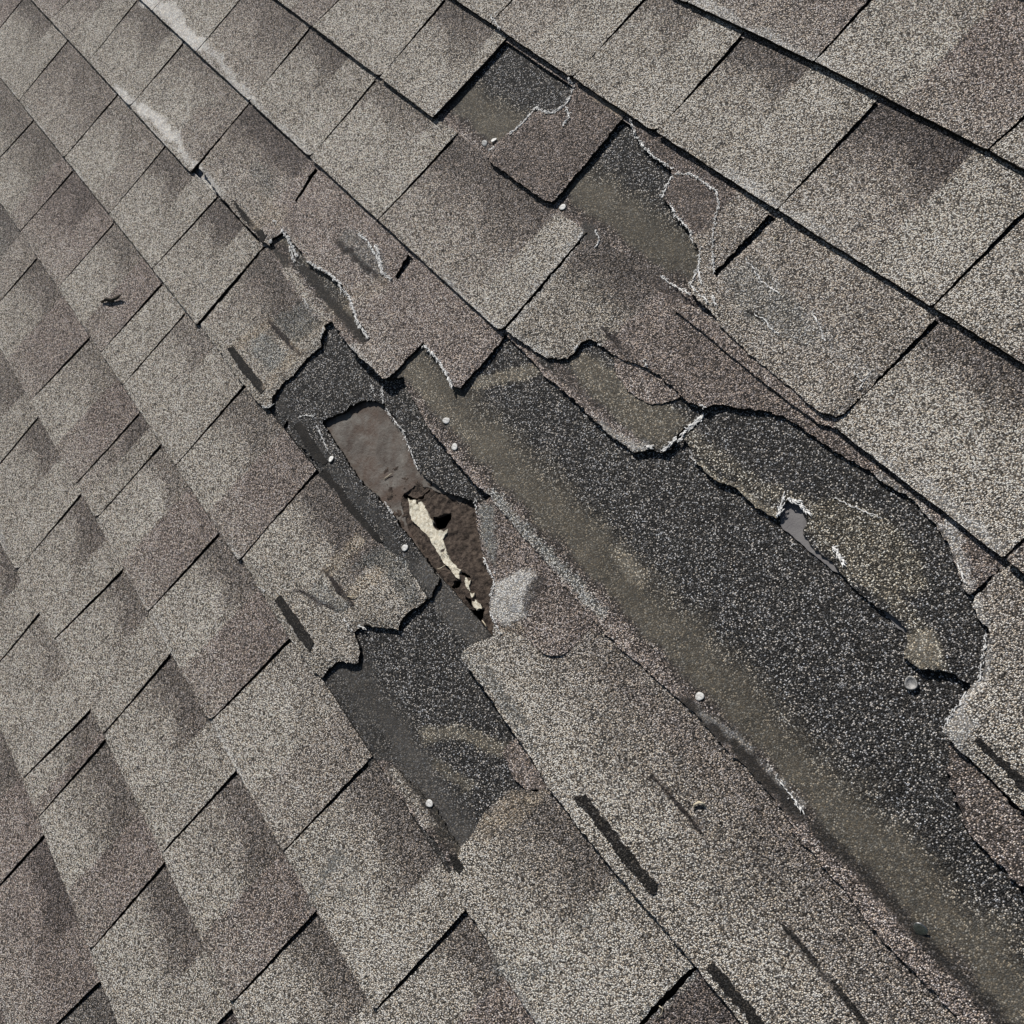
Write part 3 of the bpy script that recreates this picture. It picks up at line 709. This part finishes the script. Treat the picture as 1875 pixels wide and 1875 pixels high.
# T2e, T2f
T2e = [(1060,446),(1066,432),(1100,425),(1150,470),(1210,490),(1250,540),(1300,585),(1500,755),(1600,835),(1720,925),(1840,1020),(1836,1032),(1806,1062),(1778,1090),(1762,1075),(1752,1040),(1742,1010),(1728,985),(1712,960),(1690,935),(1668,912),(1640,895),(1612,880),(1585,858),(1550,838),(1520,820),(1495,800),(1470,785),(1440,765),(1400,752),(1360,747),(1325,742),(1308,741),(1292,748),(1272,742),(1250,730),(1232,708),(1212,691),(1190,678),(1172,668),(1150,662),(1130,655),(1112,642),(1098,629),(1088,624),(1075,622),(1062,628),(1058,640),(1048,648),(1040,656),(1022,657),(1005,656),(975,640),(950,622),(928,605),(931,598),(985,535)]
o_t2e = sheet('torn_shingle_tab', 2, custom(T2e, 2, .0028, .0007), painter=TP(2, .22, .8, LIGHT*.68, BROWN*.92, (1058,443), (1840,1030), .4), tag='t2', droop=0.0014, dz=.0006, grid=.0034,
      lifts=[((1090, 630), .02, .002), ((1230, 705), .03, .0015), ((1290, 745), .02, .003), ((1180, 670), .03, .001), ((960, 625), .03, .001)])
tagit(o_t2e, 'brown shingle piece torn along its wavy lower edge, tapering down the right side', 'shingle')
T2f = [(1842,1030),(1850,1018),(1900,1060),(1990,1140),(1960,1560),(1875,1484),(1800,1412),(1762,1378),(1727,1343),(1727,1332),(1745,1310),(1762,1292),(1760,1280),(1775,1262),(1795,1240),(1806,1220),(1805,1190),(1810,1165),(1806,1148),(1790,1132),(1782,1112),(1782,1098),(1810,1068)]
o_t2f = sheet('shingle_tab', 2, custom(T2f, 2, .0028, .0006), painter=TP(2, 1.5, .55, LIGHT*.98, LIGHT*.95, (1780,1000), (2100,1280), .8), tag='t2', droop=0.0014, dz=.0008, grid=.0034,
      lifts=[((1735, 1340), .03, .004), ((1800, 1160), .02, .002)])
tagit(o_t2f, 'pale shingle tab with torn frayed left side and black tar bar, at the right edge', 'shingle', GRP)
T3r = [(1735,1360),(1765,1385),(1810,1425),(1990,1600),(2010,1800),(1875,1560),(1830,1510),(1800,1485),(1768,1450),(1745,1410)]
LOW = [(1738,1362),(1768,1388),(1875,1492),(1990,1600),(2010,1800),(1940,1690),(1860,1610),(1800,1560),(1770,1520),(1752,1470),(1742,1430)]
o = sheet('shingle_remnant', 3, custom(LOW, 3, .003, .0012), painter=lambda u, v: (np.tile(BROWN*.62, (len(u), 1)), np.ones(len(u))*.9, np.ones(len(u))*.25), tag='lw', dz=.0, th=.003, grid=.004,
          lifts=[((1760,1400), .02, .002)])
tagit(o, 'ragged brown shingle remnant beneath the pale tab at the right edge', 'shingle')
# row one : remnants
A1 = [(1048,158),(1060,150),(1105,175),(1150,200),(1143,213),(1100,265),(1050,325),(1018,366),(1010,371),(998,369),(960,342),(905,303),(893,288),(905,268),(930,245),(962,220),(975,205),(990,203),(1008,208),(1025,200),(1038,187),(1046,172)]
o_a1 = sheet('torn_shingle_tab', 1, custom(A1, 1, .0026, .0006), painter=lambda u, v: (np.tile(BROWN*.9, (len(u), 1)), np.ones(len(u)), np.zeros(len(u))), tag='t1', droop=0.0012, dz=.0006, grid=.0030, lift_fn=ramp_lift(1, .0025, 2))
tagit(o_a1, 'half of a brown shingle tab left beside the bared square near the top', 'shingle')
T1 = [(1149,214),(1158,205),(1200,228),(1300,290),(1424,374),(1366,438),(1306,500),(1313,507),(1374,446),(1434,384),(1440,378),(1560,455),(1722,562),(1719,577),(1640,660),(1556,750),(1541,762),(1530,764),(1505,758),(1480,738),(1400,672),(1320,600),(1306,578),(1290,560),(1275,548),(1262,528),(1262,518),(1278,498),(1284,470),(1276,448),(1268,440),(1266,425),(1250,410),(1236,397),(1228,378),(1214,362),(1215,348),(1228,325),(1232,312),(1215,302),(1200,290),(1180,270),(1166,252),(1160,232)]
o_t1 = sheet('torn_shingle_tab', 1, custom(T1, 1, .0026, .0006), painter=TP(1, .42, .5, BROWN*.95, (LIGHT*.55+BROWN*.4), (1150,214), (1720,577), .8), tag='t1', droop=0.0012, dz=.0006, grid=.0032,
      lift_fn=ramp_lift(1, .0016, 2), lifts=[((1530, 760), .03, .003), ((1300, 560), .02, .003)])
tagit(o_t1, 'large shingle piece with white frayed crack loops, torn along its left side, upper right', 'shingle')
# ply under T1 butt
UP = [(1240,548),(1300,580),(1400,650),(1500,735),(1560,740),(1600,765),(1578,782),(1552,790),(1530,786),(1500,778),(1450,742),(1400,702),(1340,655),(1290,612),(1250,580),(1236,570)]
o = sheet('shingle_ply', 2, custom(UP, 2, .0028, .0004), painter=lambda u, v: (np.tile(BROWN*1.1, (len(u), 1)), np.ones(len(u)), np.zeros(len(u))), tag='up', dz=.0038, th=.0016, grid=.004)
tagit(o, 'second shingle ply edge showing as a thin brown line under the frayed piece', 'shingle')
# slot between T1's two halves (a cut that stops half way): dark inlay where the ply below shows
def inlay(poly, c, dz, parent, name='tar_strip', col=BAR * .75, grain=.6, fl=.2, label=None, amp=.0006, th=.0006, lift_src=None):
    org = np.array(parent['_o'])
    SEED[0] += 1
    pp = resample(wpx(poly, c, dz), .0022, amp, SEED[0])
    P_, Z_ = lift_src
    def zf(u, v):
        q = np.stack([u, v], 1); out = np.empty(len(u))
        for k in range(len(u)):
            d = ((P_ - q[k]) ** 2).sum(1); j = np.argpartition(d, 3)[:3]; out[k] = Z_[j].mean()
        return out + dz
    o = sheet(name, c, pp, painter=lambda u, v: (np.tile(col, (len(u), 1)) * (.7 + .6 * vnoise(np.stack([u, v], 1), 90, 3))[:, None], np.full(len(u), grain), np.full(len(u), fl)), tag='bar', th=th,
              grid=.003, zfn=zf, parent=parent, origin=org)
    if label: o['label'] = label
    return o
SRC = {o.name: (P, z) for o, P, z in OBJ}
def bar(poly, c, parent, **k): return inlay(poly, c, k.pop('dz', .0007), parent, lift_src=SRC[parent.name], **k)
bar([(415,638),(427,634),(460,676),(489,712),(479,722),(445,683)], 4, o_t4)
bar([(503,1100),(514,1089),(545,1132),(576,1178),(568,1194),(535,1150)], 5, o_t5)
bar([(424,366),(433,372),(462,404),(491,432),(482,443),(450,408)], 3, o_t3, amp=.001)
bar([(1785,1360),(1795,1352),(1875,1424),(1940,1490),(1930,1505),(1875,1450),(1825,1400)], 2, o_t2f, amp=.0009)
bar([(1293,1772),(1310,1763),(1360,1825),(1400,1875),(1450,1940),(1420,1940),(1377,1880),(1330,1822)], 4, o_r4, amp=.0009)
bar([(1055,1462),(1073,1456),(1135,1535),(1206,1622),(1193,1636),(1130,1562)], 4, o_r4, amp=.0009, grain=.8, fl=.4)
bar([(536,778),(548,772),(600,845),(590,852),(575,842)], 5, bars5, grain=.2); bar([(582,866),(594,858),(650,930),(700,992),(690,990),(640,945),(605,905)], 5, bars5, grain=.25)
o_r5 = [o for o, P, z in OBJ if o.name.startswith('shingle_tab') and 'broad beige' in o.get('label', '')][0]
bar([(821,1568),(835,1562),(849,1590),(842,1601),(830,1590)], 5, o_r5)

def gash(pts, w, c, parent, col=DARK * .42, **k):
    a = [np.array(p, float) for p in pts]; Lf = []; Rt = []
    for i, p in enumerate(a):
        d = a[min(i + 1, len(a) - 1)] - a[max(i - 1, 0)]; d /= np.linalg.norm(d); n = np.array([-d[1], d[0]])
        ww = w * (.45 if i in (0, len(a) - 1) else 1.0); Lf.append(tuple(p + n * ww)); Rt.append(tuple(p - n * ww))
    return bar(Lf + Rt[::-1], c, parent, name='dark_crease', col=col, grain=.7, fl=.1, dz=.0004, th=.0004, amp=.0005, **k)
gash([(491,586),(518,616),(547,647)], 5, 4, o_t4); gash([(595,1043),(620,1078),(647,1110)], 5, 5, o_t5); gash([(548,1080),(582,1100),(618,1117)], 4, 5, o_t5)
gash([(618,444),(650,470),(680,498),(707,522)], 5, 3, o_t3); gash([(1191,1418),(1240,1470),(1285,1524)], 3.5, 4, o_r4)
gash([(1432,1692),(1480,1745),(1530,1805),(1583,1872),(1600,1895)], 5, 4, o_r4, col=BAR)
gash([(1366,571),(1385,578),(1396,590)], 4, 1, o_t1, col=BAR); gash([(1100,600),(1125,622),(1150,650)], 5, 2, o_t2e)
# T4r on R4
T4R = [(872,922),(895,914),(915,905),(960,960),(1010,1015),(1100,1125),(1112,1150),(1096,1160),(1082,1150),(1068,1165),(1048,1188),(1030,1201),(1014,1203),(995,1196),(965,1177),(940,1165),(920,1158),(912,1160),(900,1130),(897,1105),(906,1072),(896,1045),(884,1010),(876,975),(872,945)]
o_t4r = sheet('torn_shingle_tab', 4, custom(T4R, 4, .0026, .0006), painter=TP(4, 1.5, .3, BROWN*1.0, BROWN, (870,920), (1110,1160), .3), tag='t4r', droop=0.0012, dz=.0020, th=.0022, grid=.003,
      lifts=[((940, 1080), .03, .004), ((1015, 1200), .02, .002)])
tagit(o_t4r, 'brown shingle fragment with whitish worn fold right beside the rotten hole', 'shingle')

# ------------------------------------------------------------------ felt, rotten board, bare wood, cavity
zdeck = -.0078
def crop(pts, s=4.6875, ox=650, oy=860): return [(ox + x / s, oy + y / s) for x, y in pts]
FELT = [(560,740),(640,700),(720,710),(790,860),(860,900),(845,925),(812,905),(785,893),(760,890),(742,905),(735,925),(745,960),(765,1000),(790,1045),(770,1060),(700,980),(640,900),(590,820)]
o = sheet('roofing_felt', 5, custom(FELT, 6, .003, .0008, -.004), material=M_FELT, zfn=lambda u, v: zdeck + .0028 + 0 * u, th=.0012, grid=.004, rough=.0005)
tagit(o, 'grey brown roofing felt with rusty stains exposed in the upper part of the hole', 'roofing felt')
holes = [crop([(672,410),(700,405),(740,400),(790,380),(835,374),(834,400),(828,432),(805,470),(790,502),(765,515),(740,522),(712,515),(695,490),(682,450)]),
         crop([(990,1200),(1020,1205),(1050,1190),(1080,1195),(1112,1188),(1118,1250),(1105,1290),(1080,1325),(1062,1300),(1045,1275),(1020,1262),(1000,1230)]),
         crop([(868,948),(912,955),(905,1008),(880,1020),(862,1015),(850,1030),(828,1012),(850,998)]),
         crop([(960,1090),(1000,1110),(1015,1190),(1000,1195),(975,1150)]),
         crop([(905,870),(940,880),(1000,915),(1010,935),(960,925),(915,905)]),
         crop([(420,212),(450,215),(520,250),(570,240),(650,172),(655,190),(610,225),(585,262),(560,262),(530,285),(500,262),(452,250),(425,235)])]
def zrot(u, v): return zdeck + .0022 + 0 * u
ROT = [(700,850),(760,860),(820,880),(900,900),(930,960),(925,1060),(915,1120),(935,1180),(900,1200),(840,1130),(770,1060),(720,960)]
hl = [resample(unproj(h, zdeck), .0022, .0005, 900 + i) for i, h in enumerate(holes)]
o = sheet('rotten_board', 5, resample(unproj(ROT, zdeck), .003, .001, 899), holes=hl, material=M_ROT, zfn=zrot, th=.006, grid=.0017, rough=.0032)
tagit(o, 'rotten dark brown roof board crumbling around black holes', 'wood board')
CRM = crop([(455,245),(470,262),(482,265),(500,260),(525,266),(532,300),(545,302),(552,285),(575,275),(585,300),(602,312),(622,350),(640,400),(655,430),(668,440),(672,485),(705,522),(735,514),(762,530),(795,505),(792,545),(772,560),(757,600),(765,640),(792,700),(812,760),(835,800),(870,830),(908,860),(898,895),(900,942),(870,930),(845,890),(820,850),(790,815),(760,790),(730,740),(700,690),(668,640),(640,585),(600,545),(560,500),(520,460),(490,430),(476,372),(470,330),(468,290)])
o = sheet('bare_wood', 5, resample(unproj(CRM, zdeck + .003), .002, .0004, 880), material=M_CREAM, zfn=lambda u, v: zdeck + .0042 + 0 * u, th=.004, grid=.0025, rough=.0016)
tagit(o, 'long cream strip of bare splintered wood in the rotten hole', 'bare wood')
for k, (pp, lab) in enumerate([([(958,925),(968,940),(975,965),(1000,948),(992,985),(982,1000),(992,1045),(970,1020),(955,1000),(945,955)], 'upper small cream wood splinter below the long strip'),
              ([(992,1060),(1010,1068),(1028,1058),(1024,1078),(1010,1098),(1000,1078)], 'tiny cream wood chip between two larger splinters'),
              ([(1012,1132),(1030,1138),(1040,1118),(1055,1145),(1085,1152),(1096,1195),(1078,1190),(1052,1212),(1040,1190),(1022,1180)], 'lowest cream wood chip above the bottom black hole')]):
    o = sheet('wood_splinter', 5, resample(unproj(crop(pp), zdeck + .003), .0012, .00025, 700 + k), material=M_CREAM, zfn=lambda u, v: zdeck + .0046 + 0 * u, th=.004, grid=.0018, rough=.001)
    tagit(o, lab, 'splinter', 'cream splinters in the rotten hole')

# roof deck (structure): board with the attic void under the hole
def boxmesh(name, x0, x1, y0, y1, z0, z1, m):
    v = [(x, y, z) for z in (z0, z1) for y in (y0, y1) for x in (x0, x1)]
    f = [(0, 2, 3, 1), (4, 5, 7, 6), (0, 1, 5, 4), (2, 6, 7, 3), (0, 4, 6, 2), (1, 3, 7, 5)]
    return v, f
hc = unproj([(820, 1030)], 0)[0]
hx0, hx1, hy0, hy1 = hc[0] - .14, hc[0] + .14, hc[1] - .10, hc[1] + .09
V = []; F = []
def addb(x0, x1, y0, y1, z0, z1):
    v, f = boxmesh('', x0, x1, y0, y1, z0, z1, None); b = len(V); V.extend(v); F.extend([tuple(b + i for i in q) for q in f])
D0, D1 = zdeck - .014, zdeck
addb(-3.6, hx0, -2.2, 1.6, D0, D1); addb(hx1, 1.6, -2.2, 1.6, D0, D1); addb(hx0 - .0005, hx1 + .0005, hy1, 1.6, D0, D1 - .0003); addb(hx0 - .0005, hx1 + .0005, -2.2, hy0, D0, D1 - .0003)
me = mesh_from('roof_deck', V, F, M_ROT); o = link('roof_deck', me, (0, 0, 0)); tagit(o, None, None, None, 'structure')
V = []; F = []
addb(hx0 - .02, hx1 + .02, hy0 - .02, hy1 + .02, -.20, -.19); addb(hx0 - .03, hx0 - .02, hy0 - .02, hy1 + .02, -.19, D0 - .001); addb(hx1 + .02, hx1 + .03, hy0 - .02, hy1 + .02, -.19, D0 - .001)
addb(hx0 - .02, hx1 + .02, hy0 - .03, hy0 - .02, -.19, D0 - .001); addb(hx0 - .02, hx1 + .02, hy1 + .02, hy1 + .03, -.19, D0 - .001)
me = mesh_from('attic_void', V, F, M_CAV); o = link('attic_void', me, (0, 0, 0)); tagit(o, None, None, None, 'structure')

# ------------------------------------------------------------------ roof beyond the frame (structure)
V = []; F = []; TN = []; PR = []
r3 = random.Random(5)
def roof_tab(c, ua, ub):
    look = LOOKS[r3.choice([0, 1, 2, 3, 4])]; pt = tab_painter(c, ua, ub, r3.choice([.45, .6, .7]), .85, look[1], look[2], .7)
    nx = max(3, int((ub - ua) / .02)); ny = 7
    us = np.linspace(ua + .003, ub, nx); vt = V0 - c * E_ + .004; vs = np.linspace(vt, V0 - (c + 1) * E_, ny)
    uu, vv = np.meshgrid(us, vs); uu = uu.ravel(); vv = vv.ravel(); z = ztop(c, vv) + .0006
    b = len(V); t0, g0, f0 = pt(uu, vv)
    V.extend(zip(uu, vv, z)); TN.extend(t0); PR.extend([(1, 0, 0)] * len(uu))
    for j in range(ny - 1):
        for i in range(nx - 1):
            q = b + j * nx + i; F.append((q, q + nx, q + nx + 1, q + 1))
    rim = [(i, ny - 1) for i in range(nx)]
    for side in ([j * nx for j in range(ny)], [j * nx + nx - 1 for j in range(ny)], [(ny - 1) * nx + i for i in range(nx)]):
        bb = len(V)
        for k in side:
            V.append(V[b + k]); V.append((uu[k], vv[k], z[k] - T - .0005)); TN.extend([BAR, BAR]); PR.extend([(.2, 0, 0)] * 2)
        for k in range(len(side) - 1): F.append((bb + 2 * k, bb + 2 * k + 1, bb + 2 * k + 3, bb + 2 * k + 2))
for c in range(-7, 18):
    if c in SPAN: segs = [(-3.5, SPAN[c][0])] + ([(SPAN[c][1], 1.5)] if not SPAN[c][2] else [(ucol(max(c, 0), (2015, 2040 if c > 2 else 1400)) + (.02 if c > 2 else .06), 1.5)])
    else: segs = [(-3.5, 1.5)]
    for a, b in segs:
        x = a if segs.index((a, b)) else b
        # walk outwards from the modelled tabs
        if segs.index((a, b)) == 0:
            x = b
            while x > a: w = E_ * r3.uniform(1, 1.7); roof_tab(c, x - w, x); x -= w
        else:
            x = a
            while x < b: w = E_ * r3.uniform(1, 1.7); roof_tab(c, x, x + w); x += w
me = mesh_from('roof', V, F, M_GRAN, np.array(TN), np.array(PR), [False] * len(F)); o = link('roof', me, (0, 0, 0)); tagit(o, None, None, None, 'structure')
# ground far below
me = mesh_from('ground', [(-60, -60, 0), (60, -60, 0), (60, 60, 0), (-60, 60, 0)], [(0, 1, 2, 3)], simple('lawn', (.03, .05, .02), (.06, .09, .03), 3, 1))
o = bpy.data.objects.new('ground', me); scene.collection.objects.link(o); o['kind'] = 'structure'

# ------------------------------------------------------------------ helpers to set small things on the surface
def zsurf(px):
    best = None
    for o, P, z in OBJ:
        if len(P) < 4: continue
        q = unproj([px], float(z.mean()))[0]
        if q[0] < P[:, 0].min() - .003 or q[0] > P[:, 0].max() + .003 or q[1] < P[:, 1].min() - .003 or q[1] > P[:, 1].max() + .003: continue
        d = ((P - q) ** 2).sum(1); j = int(d.argmin())
        if d[j] < .0036 ** 2 and (best is None or z[j] > best): best = float(z[j])
    return best if best is not None else T
def at(px, dz=0.0):
    z = zsurf(px) + dz; q = unproj([px], z)[0]; return np.array([q[0], q[1], z])

def tube(pts, rad, sides=5):
    pts = [Vector(p) for p in pts]; V = []; F = []
    for i, p in enumerate(pts):
        d = (pts[min(i + 1, len(pts) - 1)] - pts[max(i - 1, 0)]).normalized()
        a = d.orthogonal().normalized(); b = d.cross(a); r = rad[i] if isinstance(rad, (list, tuple)) else rad
        for k in range(sides):
            t = 2 * math.pi * k / sides; V.append(tuple(p + a * (r * math.cos(t)) + b * (r * math.sin(t))))
    n = len(pts)
    for i in range(n - 1):
        for k in range(sides): F.append((i * sides + k, i * sides + (k + 1) % sides, (i + 1) * sides + (k + 1) % sides, (i + 1) * sides + k))
    F.append(tuple(range(sides))[::-1]); F.append(tuple((n - 1) * sides + k for k in range(sides)))
    return V, F
def merge(parts):
    V = []; F = []
    for v, f in parts:
        b = len(V); V += v; F += [tuple(b + i for i in q) for q in f]
    return V, F

# frayed glass-fibre along tears
def fray(parent, lines, dens=1.0, size=1.0):
    org = np.array(parent['_o']); rr = random.Random(len(lines) * 13 + int(lines[0][0][0]))
    for ln in lines:
        parts = []
        pts = [at(p, .0005) for p in ln]
        for a, b in zip(pts, pts[1:]):
            L = np.linalg.norm(b - a)
            n = max(1, int(L / .0006 * dens))
            for i in range(n):
                tt = rr.random()
                if math.sin(tt * L * 900 + a[0] * 4000) < -.35: continue
                p = a + (b - a) * tt + np.array([rr.gauss(0, .0009), rr.gauss(0, .0009), rr.uniform(-.0002, .0006)])
                ang = math.atan2(b[1] - a[1], b[0] - a[0]) + rr.gauss(0, .5)
                l = rr.uniform(.0012, .0045) * size; h = rr.uniform(0, .0012)
                q = p + np.array([math.cos(ang) * l, math.sin(ang) * l, h]); md = (p + q) / 2 + np.array([rr.gauss(0, .0004), rr.gauss(0, .0004), .0004])
                parts.append(tube([tuple(p - org), tuple(md - org), tuple(q - org)], [.00042 * size, .00055 * size, .00012], 4))
            # a crumbly pale line of bare mat underneath
            m = max(2, int(L / .002)); jl = []
            for i in range(m + 1):
                jl.append(tuple(a + (b - a) * i / m + np.array([rr.gauss(0, .0006), rr.gauss(0, .0006), rr.uniform(-.0004, .0001)]) - org))
            parts.append(tube(jl, [(rr.uniform(.0004, .0012) if rr.random() > .25 else .00005) * size for _ in jl], 4))
        V, F = merge(parts)
        link('frayed_fibre', mesh_from('frayed_fibre', V, F, M_FIBRE), None, parent)
fray(o_a1, [[(1040,142),(1050,160),(1046,175),(1036,190),(1025,200),(1008,208),(988,202),(982,197),(970,210),(960,222)],[(1036,195),(1043,215),(1030,230)],[(960,222),(935,245)],[(892,280),(905,268)]], 1.0, .9)
fray(o_t1, [[(1152,217),(1164,250),(1180,270),(1200,290),(1232,308)],[(1232,320),(1222,338),(1212,360)],[(1227,372),(1238,397),(1262,420),(1268,442)],
            [(1234,318),(1262,318),(1290,335),(1312,350),(1316,375),(1312,392)],[(1312,392),(1306,420),(1305,460),(1306,498)],
            [(1282,455),(1278,490),(1266,520)],[(1278,490),(1284,520)],[(1264,522),(1280,540),(1296,552)],[(1305,540),(1308,560)]], .8, .85)
fray(o_t1, [[(1365,472),(1395,515),(1430,540)],[(1380,575),(1400,585),(1410,600),(1425,612)],[(1485,570),(1500,595),(1510,625)],[(1562,680),(1580,700)],[(1590,685),(1575,710)]], .35, .7)
fray(o_t2e, [[(1090,420),(1098,440),(1092,450)],[(1210,505),(1225,518),(1262,538)],[(1066,425),(1060,440)],[(1058,630),(1052,642)],[(1096,628),(1102,634)],[(1178,660),(1186,672)],[(1282,742),(1292,746)]], 1.0, .8)
fray(o_s3, [[(1290,758),(1272,776),(1252,792),(1246,806)],[(1286,766),(1262,782)],[(1240,800),(1225,818),(1214,826)],[(1180,814),(1192,820)],[(1424,948),(1430,925),(1436,905)],[(1440,912),(1462,920),(1478,938)],[(1525,998),(1545,1030)]], 1.4, 1.25)
fray(o_s3, [[(1262,822),(1275,852)],[(1525,912),(1570,930),(1615,950)]], .25, .6)
fray(o_t2f, [[(1730,950),(1742,985)],[(1752,1030),(1768,1070)],[(1806,1160),(1800,1200),(1790,1250)],[(1770,1270),(1740,1310),(1728,1335)]], .6, .7)
fray(o_t3, [[(515,420),(530,440),(545,470)],[(530,450),(540,480)],[(562,478),(600,500),(625,520)],[(618,520),(640,545),(655,590),(675,620)],
            [(655,428),(672,440),(690,470),(700,500),(716,512)],[(686,448),(694,462)],[(776,632),(800,655),(815,680),(828,708)],[(500,402),(506,408)],[(525,432),(545,470)],[(690,448),(700,492)]], 1.3, 1.1)
fray(o_t4, [[(557,547),(565,565)],[(592,600),(588,618)],[(480,742),(490,748),(500,740)]], 1.0, .8)
fray(o_t5, [[(630,1132),(645,1157)],[(655,1145),(668,1150)],[(476,1075),(484,1083)]], 1.0, .8)
fray(bars5, [[(680,705),(686,725)],[(700,706),(702,740)],[(545,765),(560,760),(575,762)],[(706,748),(722,770),(740,790)],[(704,920),(722,945)],[(580,780),(592,805),(600,825)]], .9, .7)
fray(o_t4r, [[(884,1020),(905,1065),(898,1090),(906,1068)],[(897,1120),(917,1162)],[(738,790),(765,860)],[(870,915),(872,940)]], .7, .7)
fray(o_r4, [[(905,1045),(908,1050)],[(1420,1420),(1475,1492)]], .5, .8)
top = [o for o, P, z in OBJ if o.get('label', '').startswith('black speckled shingle strip with olive')][0]
fray(top, [[(895,25),(915,52)],[(798,208),(806,200)]], .8, .8)

# ------------------------------------------------------------------ roofing nails
def nail(px, rpx, label, m=None, tilt=(0, 0), rim=False, dz=0.0):
    p = at(px, .0012 + dz); r = .0037 * rpx / 6.5
    V = []; F = []; S = 20
    prof = [(0, .00035), (.55, .0003), (.9, .00025), (1, .0001), (1, -.0006), (.3, -.0008), (.3, -.010), (0.02, -.0125)]
    if rim: prof = [(0, -.0003), (.62, -.0002), (.80, .0011), (.95, .0009), (1, .0), (1, -.0008), (.3, -.0009), (.3, -.010), (.02, -.0125)]
    for rr, z in prof:
        for k in range(S):
            t = 2 * math.pi * k / S; wob = 1 + .07 * math.sin(2 * t + px[0]) + .05 * math.sin(3 * t + px[1])
            V.append((rr * wob * r * math.cos(t) + z * tilt[0], rr * wob * r * math.sin(t) + z * tilt[1], z + (rr * r) * (tilt[0] * math.cos(t) + tilt[1] * math.sin(t)) * -1))
    nh = 5 if not rim else 6
    def ring(a, b, off): return [(a * S + k - off, b * S + k - off, b * S + (k + 1) % S - off, a * S + (k + 1) % S - off) for k in range(S)]
    n = len(prof)
    hv = V[:(nh + 1) * S]; hf = []
    for a in range(nh): hf += ring(a, a + 1, 0)
    me = mesh_from('nail_head', hv, hf, m or M_ZINC, smooth=[True] * len(hf))
    root = link('roofing_nail', None, p); tagit(root, label, 'nail', 'roofing nails left in the bared sheets')
    link('nail_head', me, None, root)
    sv = V[nh * S:]; sf = []
    for a in range(nh, n - 1): sf += ring(a, a + 1, nh * S)
    link('nail_shank', mesh_from('nail_shank', sv, sf, M_STEEL, smooth=[True] * len(sf)), None, root)
nail((887,262), 6.5, 'left white nail head of the pair below the bared square near the top', tilt=(.25, -.2))
nail((904,256), 6.5, 'right white nail head of the pair below the bared square near the top', tilt=(-.3, .3), dz=.002)
nail((1030,379), 7, 'white nail head beside the rounded corner of the brown half tab')
nail((495,442), 5, 'small nail head in the black notch at the upper left tear', tilt=(.3, -.2))
nail((817,770), 7, 'chipped white nail head on the olive band, upper of two', tilt=(.2, .2))
nail((832,818), 7, 'pale nail head on the olive band, lower of two')
nail((606,840), 7, 'bright white nail head left of the felt, on the black strip', tilt=(-.3, .1))
nail((741,1003), 7, 'pale nail head left of the rotten hole')
nail((786,1471), 7, 'cream nail head at the lower tip of the black wedge')
nail((1281,1275), 7, 'white nail head on the olive band beside the long tan strip')
nail((1668,1251), 10, 'shiny ringed nail head alone on the bare black area at right', M_OLD, rim=True, dz=.0015)
nail((1685,1702), 9, 'dull bent nail head on the dark strip near the lower right corner', M_STEEL, tilt=(.5, -.6), dz=.002)

# ------------------------------------------------------------------ loose debris
def stick(name, pts, rad, m, label, cat, dz=.0012):
    P = [at(p, dz + (h if len(x) > 2 else 0)) for x in pts for p, h in [((x[0], x[1]), x[2] if len(x) > 2 else 0)]]
    o0 = np.mean(P, axis=0); V, F = tube([tuple(p - o0) for p in P], rad, 7)
    o = link(name, mesh_from(name, V, F, m, smooth=[True] * len(F)), o0); return tagit(o, label, cat)
stick('twig', [(186,553,.001),(196,548,.003),(205,550,.002),(214,544,.004),(222,540,.006)], [.0022, .0034, .0028, .0030, .0006], M_TWIG, 'small dark curled twig lying on a tab at the far left', 'twig')
stick('straw', [(703,877),(710,872),(717,867,.001)], [.0005, .0006, .0004], M_STRAW, 'tiny pale straw on the roofing felt', 'straw')
stick('straw', [(636,1092),(645,1093,.001),(655,1092)], [.0005, .0006, .0003], M_STRAW, 'pale straw on the torn tab left of the hole', 'straw')
stick('straw', [(800,1042),(808,1040,.002),(815,1035,.001)], [.0004, .0005, .0003], M_STRAW, 'bent straw at the left rim of the rotten hole', 'straw')
stick('straw', [(883,1136),(888,1143,.001),(892,1151)], [.0004, .0006, .0005], M_STRAW, 'pale straw below the lowest black hole', 'straw')
stick('seed_husk', [(1270,1480),(1272,1473,.001),(1280,1469,.002),(1289,1472,.001),(1292,1479)], [.0004, .0011, .0014, .0011, .0004], M_STRAW, 'pale curled seed husk on the long tan strip', 'seed husk')
stick('seed_husk', [(1206,1862),(1212,1856,.001),(1213,1846,.001),(1207,1842)], [.0004, .0006, .0006, .0004], M_STRAW, 'thin pale curled husk on the tab at the bottom edge', 'seed husk')
stick('seed_husk', [(1425,432),(1418,436,.001),(1418,443,.001),(1423,446)], [.0003, .0005, .0005, .0003], M_STRAW, 'tiny pale hook shaped husk right of the half cut slot, upper right', 'seed husk')

for o in scene.objects:
    if '_o' in o: del o['_o']
